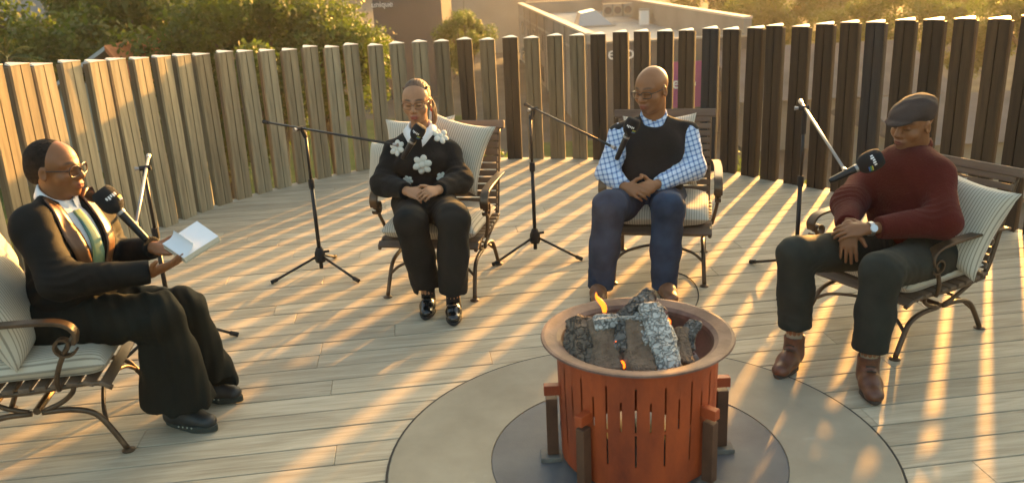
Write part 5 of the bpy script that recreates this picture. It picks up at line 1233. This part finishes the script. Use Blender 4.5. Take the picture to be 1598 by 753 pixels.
# ------------------------------------------------------------------ 4: man in flat cap and maroon sweater
def person_cap():
    root = person_root(None, 'seated man in a grey flat cap, maroon sweater and dark green trousers')
    f = nrm(V(-0.78,-0.62,0)); rt = nrm(np.cross(f, UP))
    J = dict(f=f, pel=at(1438,385,4.00), wai=at(1425,335,4.02), che=at(1416,286,4.03), nck=at(1428,236,4.08),
        shR=at(1362,268,4.18), shL=at(1462,272,3.90), elR=at(1325,318,3.98), elL=at(1470,345,3.72), wrR=at(1322,356,3.72), wrL=at(1354,357,3.66),
        knR=at(1243,398,3.68), knL=at(1375,424,3.44), anR=at(1240,515,3.66), anL=at(1357,548,3.42), hipw=1.12, waiw=1.18, chew=1.16, deep=1.12)
    J['belly'] = [(J['wai'] + f*0.08 + UP*0.02, (0.17,0.13,0.17)), (J['che'] + f*0.05, (0.17,0.11,0.12))]
    J['toR'] = J['anR'] + V(-0.10,-0.12,-0.12); J['toL'] = J['anL'] + V(-0.04,-0.15,-0.12)
    H = Head(at(1424,192,4.04), V(-0.86,-0.50,0), R(-9), R(-3), 1.0)
    def hands(F):
        hand(F, J['wrR'] + V(0.0,-0.01,0.0), V(-0.02,-0.20,-0.55), V(-0.25,-0.85,-0.1), -1, (0.15,0.25,0.2), 0.98)
        hand(F, J['wrL'], J['wrR'] + V(-0.06,-0.03,0.0) - J['wrL'], V(-0.1,-0.55,0.8), 1, (0.25,0.45,0.3), 0.98)
    build_body(J, H, root, (0.24,0.10,0.043), (0.18,0.06,0.04), (0.10,0.05,0.03), hands, stubble=(0.22,0.105,0.058), jaw=1.04, cheek=1.08, nose=1.2, neck_r=0.062)
    lo, hi = bbox(J); F = SDF(lo, hi, 0.005); torso(F, J, 0.008)
    for sd_ in 'RL':
        F.chain([J['sh'+sd_], J['el'+sd_], J['wr'+sd_] + (J['el'+sd_]-J['wr'+sd_])*(0.14 if sd_ == 'L' else 0.12)], [0.074, 0.078, 0.050], 0.045, cut=(False, True)); folds(F, J['el'+sd_] + f*0.04 + UP*0.02, J['el'+sd_]-J['sh'+sd_], 0.14, 0.036, 0.012, 23); folds(F, J['sh'+sd_] - UP*0.06 + f*0.05, J['sh'+sd_]-J['nck'], 0.12, 0.045, 0.008, 24)
    F.ell(J['pel'] + f*0.02 + UP*0.0, (0.18,0.17,0.10), (rt, f, UP), 0.05)
    F.cone(J['nck'] + UP*0.12, J['nck'] + UP*0.030, 0.085, 0.062, 0.012, op='sub')
    folds(F, J['wai'] + f*0.16 - UP*0.06, UP, 0.18, 0.05, 0.012, 26); F.wrinkle(0.0022, 0.13, 25); sw = put('sweater', F, knit_mat('maroon_knit', (0.085,0.012,0.009), 130, 0.6), root)
    mb = MB(); rr = []
    for k in range(33):
        t = 2*math.pi*k/32; rr.append(J['nck'] + UP*(0.030 - 0.028*math.cos(t)) + f*(0.012 + 0.068*math.cos(t)) + rt*0.070*math.sin(t))
    mb.tube(rr, 0.013, 8, cap=False); mb.build('neckband', MATS['maroon_knit'], sw, smooth=True)
    lo, hi = bbox(J); T = SDF(lo, hi, 0.005)
    for sd_ in 'RL':
        hp = J['pel'] + rt*(0.085 if sd_ == 'R' else -0.085) - UP*0.015; kn = J['kn'+sd_]; an = J['an'+sd_]; hem = an + (kn-an)*(0.05 if sd_ == 'R' else 0.02)
        T.chain([hp, kn], [0.115, 0.084], 0.04); T.chain([kn, (kn+hem)/2, hem], [0.084, 0.080, 0.078], 0.03, cut=(False, True))
    T.cone(J['pel'] + rt*0.08, J['pel'] - rt*0.08, 0.125, 0.125, 0.04); T.wrinkle(0.002, 0.11, 29, aniso=(1.2,1.2,0.7)); leg_folds(T, J, f, 0.012)
    put('trousers', T, mat('dark_green_twill', (0.026,0.029,0.024), 0.8, spec=0.15, var=0.25, vscale=6, bump=0.2, bscale=220), root)
    M_l = mat('brown_boot_leather', (0.13,0.048,0.024), 0.42, var=0.4, vscale=25); M_s = mat('brown_boot_sole', (0.05,0.035,0.025), 0.8); M_sk = mat('beige_sock', (0.30,0.25,0.17), 0.95)
    for sd_, dv in (('R', V(-0.55,-0.72,0)), ('L', V(-0.22,-1,0))):
        an = J['an'+sd_]; mb = MB(); mb.tube([an+UP*0.06, an-UP*0.05, V(an[0],an[1],0.06)], [0.040,0.038,0.040], 12); mb.build('sock', M_sk, root, smooth=True)
        dn = nrm(dv); so = shoe(root, V(an[0], an[1], 0) - dn*0.07, dv, M_l, M_s, 0.275, 0.048, 0.105, shaft=0.145)
        sx = V(-dn[1], dn[0], 0)
        for k in range(3):
            c = V(an[0], an[1], 0) + dn*(0.052+0.020*k) + UP*(0.112-0.014*k); mb = MB(); mb.tube([c - sx*0.02, c + UP*0.004, c + sx*0.02], 0.0032, 6); mb.build('lace', M_s, so)
    # flat cap
    CF = SDF(H.c-0.22, H.c+0.22, 0.0045)
    CF.ell(H.P(0,-0.020,0.070), H.r(0.090,0.112,0.056), nudge(H, -0.16), 0.02); CF.ell(H.P(0,0.055,0.066), H.r(0.078,0.075,0.028), nudge(H, -0.26), 0.03); CF.ell(H.P(0,-0.03,0.042), H.r(0.085,0.098,0.048), H.ax, 0.02)
    CF.ell(H.P(0,0.105,0.044), H.r(0.064,0.062,0.009), nudge(H, -0.16), 0.008)
    CF.ell(H.P(0,0.0,-0.010), H.r(0.074,0.092,0.045), H.ax, 0.01, 'sub'); CF.wrinkle(0.002, 0.06, 33)
    put('flat_cap', CF, knit_mat('grey_wool_cap', (0.058,0.042,0.036), 240, 0.5), root)
    # watch
    wd = nrm(J['elL']-J['wrL']); wc = J['wrL'] + wd*0.012; x = nrm(np.cross(wd, UP)); y = np.cross(x, wd); mb = MB()
    ring = [wc + 0.031*(x*math.cos(2*math.pi*k/24) + y*math.sin(2*math.pi*k/24)) for k in range(25)]; mb.strap(ring, wd, 0.020, 0.004); wb = mb.build('watch', mat('steel_bracelet', (0.5,0.5,0.5), 0.3, metal=0.9), root)
    dv = nrm(camdir(wc) - wd*np.dot(camdir(wc), wd)); mb = MB(); mb.tube([wc + dv*0.029, wc + dv*0.037], 0.0165, 16); mb.build('watch_dial', mat('pale_dial', (0.62,0.68,0.74), 0.25), wb)
    return root
def nudge(H, a):
    f = nrm(H.f*math.cos(a) + H.u*math.sin(a)); return (H.l, f, np.cross(f, H.l)*-1)
person_cap()

# ------------------------------------------------------------------ 1: person with the notebook
def person_suit():
    root = person_root(None, 'seated person in a black suit with lapels painted brown as if sunlit, glasses and green scarf, holding a notebook')
    f = nrm(V(0.90,-0.42,0)); lf = nrm(np.cross(UP, f))
    J = dict(f=f, pel=at(112,490,3.44), wai=at(112,435,3.44), che=at(108,378,3.44), nck=at(90,312,3.46),
        shR=at(52,352,3.28), shL=at(146,336,3.60), elR=at(92,440,3.16), elL=at(178,398,3.60), wrR=at(236,424,3.30), wrL=at(240,386,3.46),
        knR=at(250,492,3.28), knL=at(285,482,3.50), anR=at(278,640,3.34), anL=at(318,606,3.58), hipw=1.02, waiw=1.06, chew=1.04, deep=1.22, hemR=0.10, hemL=0.08)
    J['toR'] = J['anR'] + V(0.15,0.0,-0.06); J['toL'] = J['anL'] + V(0.15,0.0,-0.06)
    H = Head(at(86,262,3.46), V(1.0,-0.10,0), R(-3), 0.0, 0.985)
    def hands(F):
        hand(F, J['wrR'], at(282,408,3.30) - J['wrR'], V(0.15,-0.35,-0.9), -1, (0.10,0.22,0.2), 0.95, thumb=(0.8,0.5,-0.2))
        hand(F, J['wrL'], at(278,392,3.42) - J['wrL'], V(0.1,0.3,-0.9), 1, (0.15,0.2,0.2), 0.95, thumb=(0.8,0.5,-0.2))
    build_body(J, H, root, (0.24,0.098,0.04), (0.30,0.075,0.05), (0.05,0.025,0.018), hands, jaw=0.92, cheek=0.98, nose=1.12, neck_r=0.052)
    lo, hi = bbox(J); S = SDF(lo, hi, 0.005); torso(S, J, -0.006); S.ell(J['che'] + f*0.085 - UP*0.02, (0.12,0.07,0.085), (lf, f, UP), 0.05); S.ell(J['wai'] + f*0.05, (0.15,0.11,0.13), (lf, f, UP), 0.05)
    S.cone(J['nck'] + UP*0.12, J['nck'] + UP*0.02, 0.075, 0.055, 0.012, op='sub')
    put('shirt', S, mat('white_cotton', (0.75,0.74,0.74), 0.8), root)
    F = SDF(lo, hi, 0.005); torso(F, J, 0.012); F.ell(J['che'] + f*0.085 - UP*0.02, (0.135,0.078,0.10), (lf, f, UP), 0.05); F.ell(J['wai'] + f*0.05, (0.168,0.125,0.145), (lf, f, UP), 0.05)
    F.ell(J['pel'] + UP*0.0, (0.185,0.175,0.10), (lf, f, UP), 0.05)
    for sd_ in 'RL':
        F.chain([J['sh'+sd_], J['el'+sd_], J['wr'+sd_] + (J['el'+sd_]-J['wr'+sd_])*0.02], [0.082, 0.072, 0.048], 0.035, cut=(False, True))
    # V opening
    apex = J['wai'] + f*0.19 - UP*0.02; tl = J['nck'] + f*0.07
    for t in np.linspace(0, 1, 60):
        c = apex*(1-t) + tl*t; F.ell(c + f*0.05, (0.004 + 0.056*t**0.9, 0.095, 0.02), (lf, f, UP), 0.004, 'sub')
    F.cone(J['nck'] + UP*0.12, J['nck'] + UP*0.02 + f*0.02, 0.08, 0.066, 0.012, op='sub')
    
    for sd_ in 'RL': folds(F, J['el'+sd_] + f*0.03 + UP*0.02, J['el'+sd_]-J['sh'+sd_], 0.14, 0.036, 0.011, 43); folds(F, (J['el'+sd_]+J['wr'+sd_])/2, J['el'+sd_]-J['wr'+sd_], 0.12, 0.04, 0.007, 44)
    folds(F, J['wai'] - lf*0.13, UP, 0.16, 0.05, 0.009, 46); F.wrinkle(0.0022, 0.11, 45); jk = put('jacket', F, mat('black_suiting', (0.010,0.010,0.009), 0.75, spec=0.15, var=0.25, vscale=8, bump=0.15, bscale=240), root)
    M_lap = mat('sunlit_lapel_brown', (0.13,0.055,0.022), 0.38, var=0.25, vscale=14)  # sunlight on the lapels is put into this brown
    for g in (-1, 1):                      # g=+1: the person's left
        path = []
        for t in np.linspace(0, 1, 12):
            ww = 0.006 + 0.024*math.sin(math.pi*min(1, t*0.72+0.02))**0.9; c = apex*(1-t) + (tl + lf*g*0.066 + UP*0.035)*t; c = c + lf*g*(0.006 + 0.018*math.sin(math.pi*t) + ww*0.75)
            path.append((c, lf*g*ww))
        strip_on(F, 'lapel', M_lap, jk, path, 0, -f, 0.003, 0.005)
    # green scarf hanging like a tie
    path = []
    for t in np.linspace(0, 1, 12):
        c = (J['nck'] + f*0.085 - UP*0.035)*(1-t) + (apex + UP*0.01)*t; path.append((c, lf*(0.018 + 0.018*t)))
    m_sc = mat('teal_green_scarf', (0.05,0.17,0.16), 0.6, var=1.0, vscale=9, col2=(0.26,0.30,0.10), detail=1); strip_on(S, 'scarf', m_sc, root, path, 0, -f, 0.006, 0.006)
    collar('shirt_collar', MATS['white_cotton'], root, J['nck'] + f*0.006 + UP*0.018, f, 0.058, 0.088, 0.030, 0.034, 0.055, 0.5, 0.45)
    mb = MB(); h = F.hit(at(156,474,2.9), at(156,474,2.9) - V(0,0,CAM_H), 0.9)
    # trousers: wide flared legs
    T = SDF(lo - V(0,0.1,0), hi + V(0.1,0.1,0), 0.005)
    for sd_ in 'RL':
        hp = J['pel'] + lf*(-0.085 if sd_ == 'R' else 0.085) - UP*0.01; kn = J['kn'+sd_]; an = J['an'+sd_]; hem = an + (kn-an)*(0.12 if sd_ == 'R' else 0.10) + V(0.01,0,0)
        T.chain([hp, kn], [0.118, 0.094], 0.04); T.chain([kn, (kn+hem)/2, hem], [0.094, 0.122, 0.165], 0.03, flat=(V(0.1,1,0), 1.4), cut=(False, True))
    T.cone(J['pel'] + lf*0.08, J['pel'] - lf*0.08, 0.13, 0.13, 0.04); T.wrinkle(0.0055, 0.10, 49, aniso=(1.6,1.6,0.15)); leg_folds(T, J, f, 0.009)
    put('trousers', T, mat('black_wide_trousers', (0.012,0.013,0.010), 0.8, spec=0.15, var=0.25, vscale=6, bump=0.15, bscale=220), root)
    M_sn = mat('black_trainer', (0.018,0.02,0.02), 0.55, var=0.4, vscale=30); M_ss = mat('dark_green_sole', (0.03,0.035,0.028), 0.8)
    for sd_, dv in (('R', V(0.95,-0.32,0)), ('L', V(0.97,-0.2,0))):
        an = J['an'+sd_]; dn = nrm(dv); so = shoe(root, V(an[0], an[1], 0) - dn*0.075, dv, M_sn, M_ss, 0.265, 0.046, 0.075, sole_h=0.034)
        sx = V(-dn[1], dn[0], 0)
        for k in range(4):
            c = V(an[0], an[1], 0) + dn*(0.03+0.022*k) - sx*0.047 + UP*(0.03); mb = MB(); mb.ell(c, (0.004,0.004,0.004), n=6, m=4); mb.build('sole_stud', mat('pale_stud', (0.35,0.36,0.3), 0.7), so)
    # hair pulled back
    HF = SDF(H.c-0.2, H.c+0.2, 0.004); HF.ell(H.P(0,-0.024,0.032), H.r(0.0800,0.1005,0.0895), H.ax, 0, planes=((H.P(0,0.062,0.080), nrm(H.f*0.9 - H.u*0.62)),)); HF.ell(H.P(0,-0.080,-0.015), H.r(0.055,0.045,0.058), H.ax, 0.025)
    HF.ell(H.P(0,0.035,-0.060), H.r(0.10,0.085,0.064), H.ax, 0.005, 'sub')
    hair = put('hair', HF, mat('black_cornrow_hair', (0.022,0.015,0.011), 0.9, spec=0.2, var=0.4, vscale=50, bump=0.9, bscale=110), root)
    for k in range(7):
        a = -0.045 + 0.015*k; pts = [H.P(a, 0.040-abs(a)*0.5, 0.098-abs(a)*0.45), H.P(a*1.15,-0.02, 0.1175-abs(a)*0.60), H.P(a*1.15,-0.075,0.092-abs(a)*0.72), H.P(a*0.7,-0.112,0.015)]
        mb = MB(); mb.tube(spline(pts, 5), 0.0066*H.s, 6); mb.build('braid', MATS['black_cornrow_hair'], hair, smooth=True)
    spectacles(H, root, mat('tortoise_frame', (0.05,0.025,0.015), 0.3), 0.030, 0.022, 0.113, -0.004, 2.6, 0.0030)
    return root
person_suit()
# open notebook held in both hands
bA, bB, bC, bD = at(256,386,3.40), at(311,350,3.50), at(345,374,3.38), at(290,409,3.28)
nb = empty('notebook', tuple((bA+bC)/2)); tag(nb, 'open white notebook held in the hands of the person in the suit', 'notebook')
ctr = (bA+bC)/2; nn = nrm(np.cross(bD-bA, bB-bA)); nn = nn if nn[2] > 0 else -nn
def slab(q, z0, z1, nm, m, sc_=1.0, bend=0.0):
    mb = MB(); qc = sum(q)/4; q = [qc + (p-qc)*sc_ - ctr for p in q]
    mb.add([p + nn*z0 for p in q] + [p + nn*z1 for p in q], [(0,3,2,1),(4,5,6,7),(0,1,5,4),(1,2,6,5),(2,3,7,6),(3,0,4,7)]); return mb.build(nm, m, nb)
M_paper = mat('white_paper', (0.78,0.77,0.78), 0.8); slab([bA,bB,bC,bD], -0.004, 0.0, 'cover', mat('cream_cover', (0.5,0.45,0.33), 0.7), 1.02); slab([bA,bB,bC,bD], 0.001, 0.020, 'page_block', mat('page_edge', (0.62,0.58,0.48), 0.85, var=0.15, vscale=300, stretch=(1,1,1)), 0.985)
slab([bA,bB,bC,bD], 0.0205, 0.0215, 'top_page', M_paper, 0.98)
mb = MB(); e1_, e2_ = (bB-bA), (bD-bA); n_ = 8                          # a page curling up at the near end
for i in range(n_+1):
    for j in range(2):
        t = i/n_; p = bA + e2_*(0.05+0.9*j) + e1_*(0.02 + 0.36*math.sin(t*1.5)) + nn*(0.022 + 0.03*t*t) - ctr; mb.v.append(tuple(p))
for i in range(n_): mb.f.append((2*i, 2*i+1, 2*i+3, 2*i+2))
mb.build('turned_page', M_paper, nb, smooth=True)

# ================================================================== evening haze over the whole place
hz = MB(); hz.box((-120, -8, GZ-1.0), (140, 130, 24.0))
hm = bpy.data.materials.new('evening_haze'); hm.use_nodes = True; hn = hm.node_tree.nodes
for nd in list(hn):
    if nd.type == 'BSDF_PRINCIPLED': hn.remove(nd)
pv = hn.new('ShaderNodeVolumePrincipled'); pv.inputs['Color'].default_value = (0.95, 0.90, 0.82, 1); pv.inputs['Density'].default_value = 0.0004; pv.inputs['Anisotropy'].default_value = 0.4
hm.node_tree.links.new(pv.outputs[0], hn['Material Output'].inputs['Volume'])
tag(hz.build('haze', hm), 'thin warm evening haze filling the air', 'haze', kind='stuff')

# smoke drifting up from the fire toward the left
sp_ = spline([at(955,470,3.02), at(945,400,3.08), at(915,300,3.2), at(850,190,3.35), at(790,90,3.5), at(740,-20,3.65)], 8)
mb = MB(); N_ = len(sp_); mb.tube(sp_, [0.02 + 0.22*(i/(N_-1))**0.8 for i in range(N_)], 14)
sm = bpy.data.materials.new('wood_smoke'); sm.use_nodes = True; n_ = sm.node_tree.nodes
for nd in list(n_):
    if nd.type == 'BSDF_PRINCIPLED': n_.remove(nd)
v_ = n_.new('ShaderNodeVolumePrincipled'); v_.inputs['Color'].default_value = (0.8,0.78,0.72,1); v_.inputs['Density'].default_value = 0.018; v_.inputs['Anisotropy'].default_value = 0.3
sm.node_tree.links.new(v_.outputs[0], n_['Material Output'].inputs['Volume'])
tag(mb.build('smoke', sm, None, smooth=True), 'thin grey smoke drifting up and left from the fire pit', 'smoke', kind='stuff')
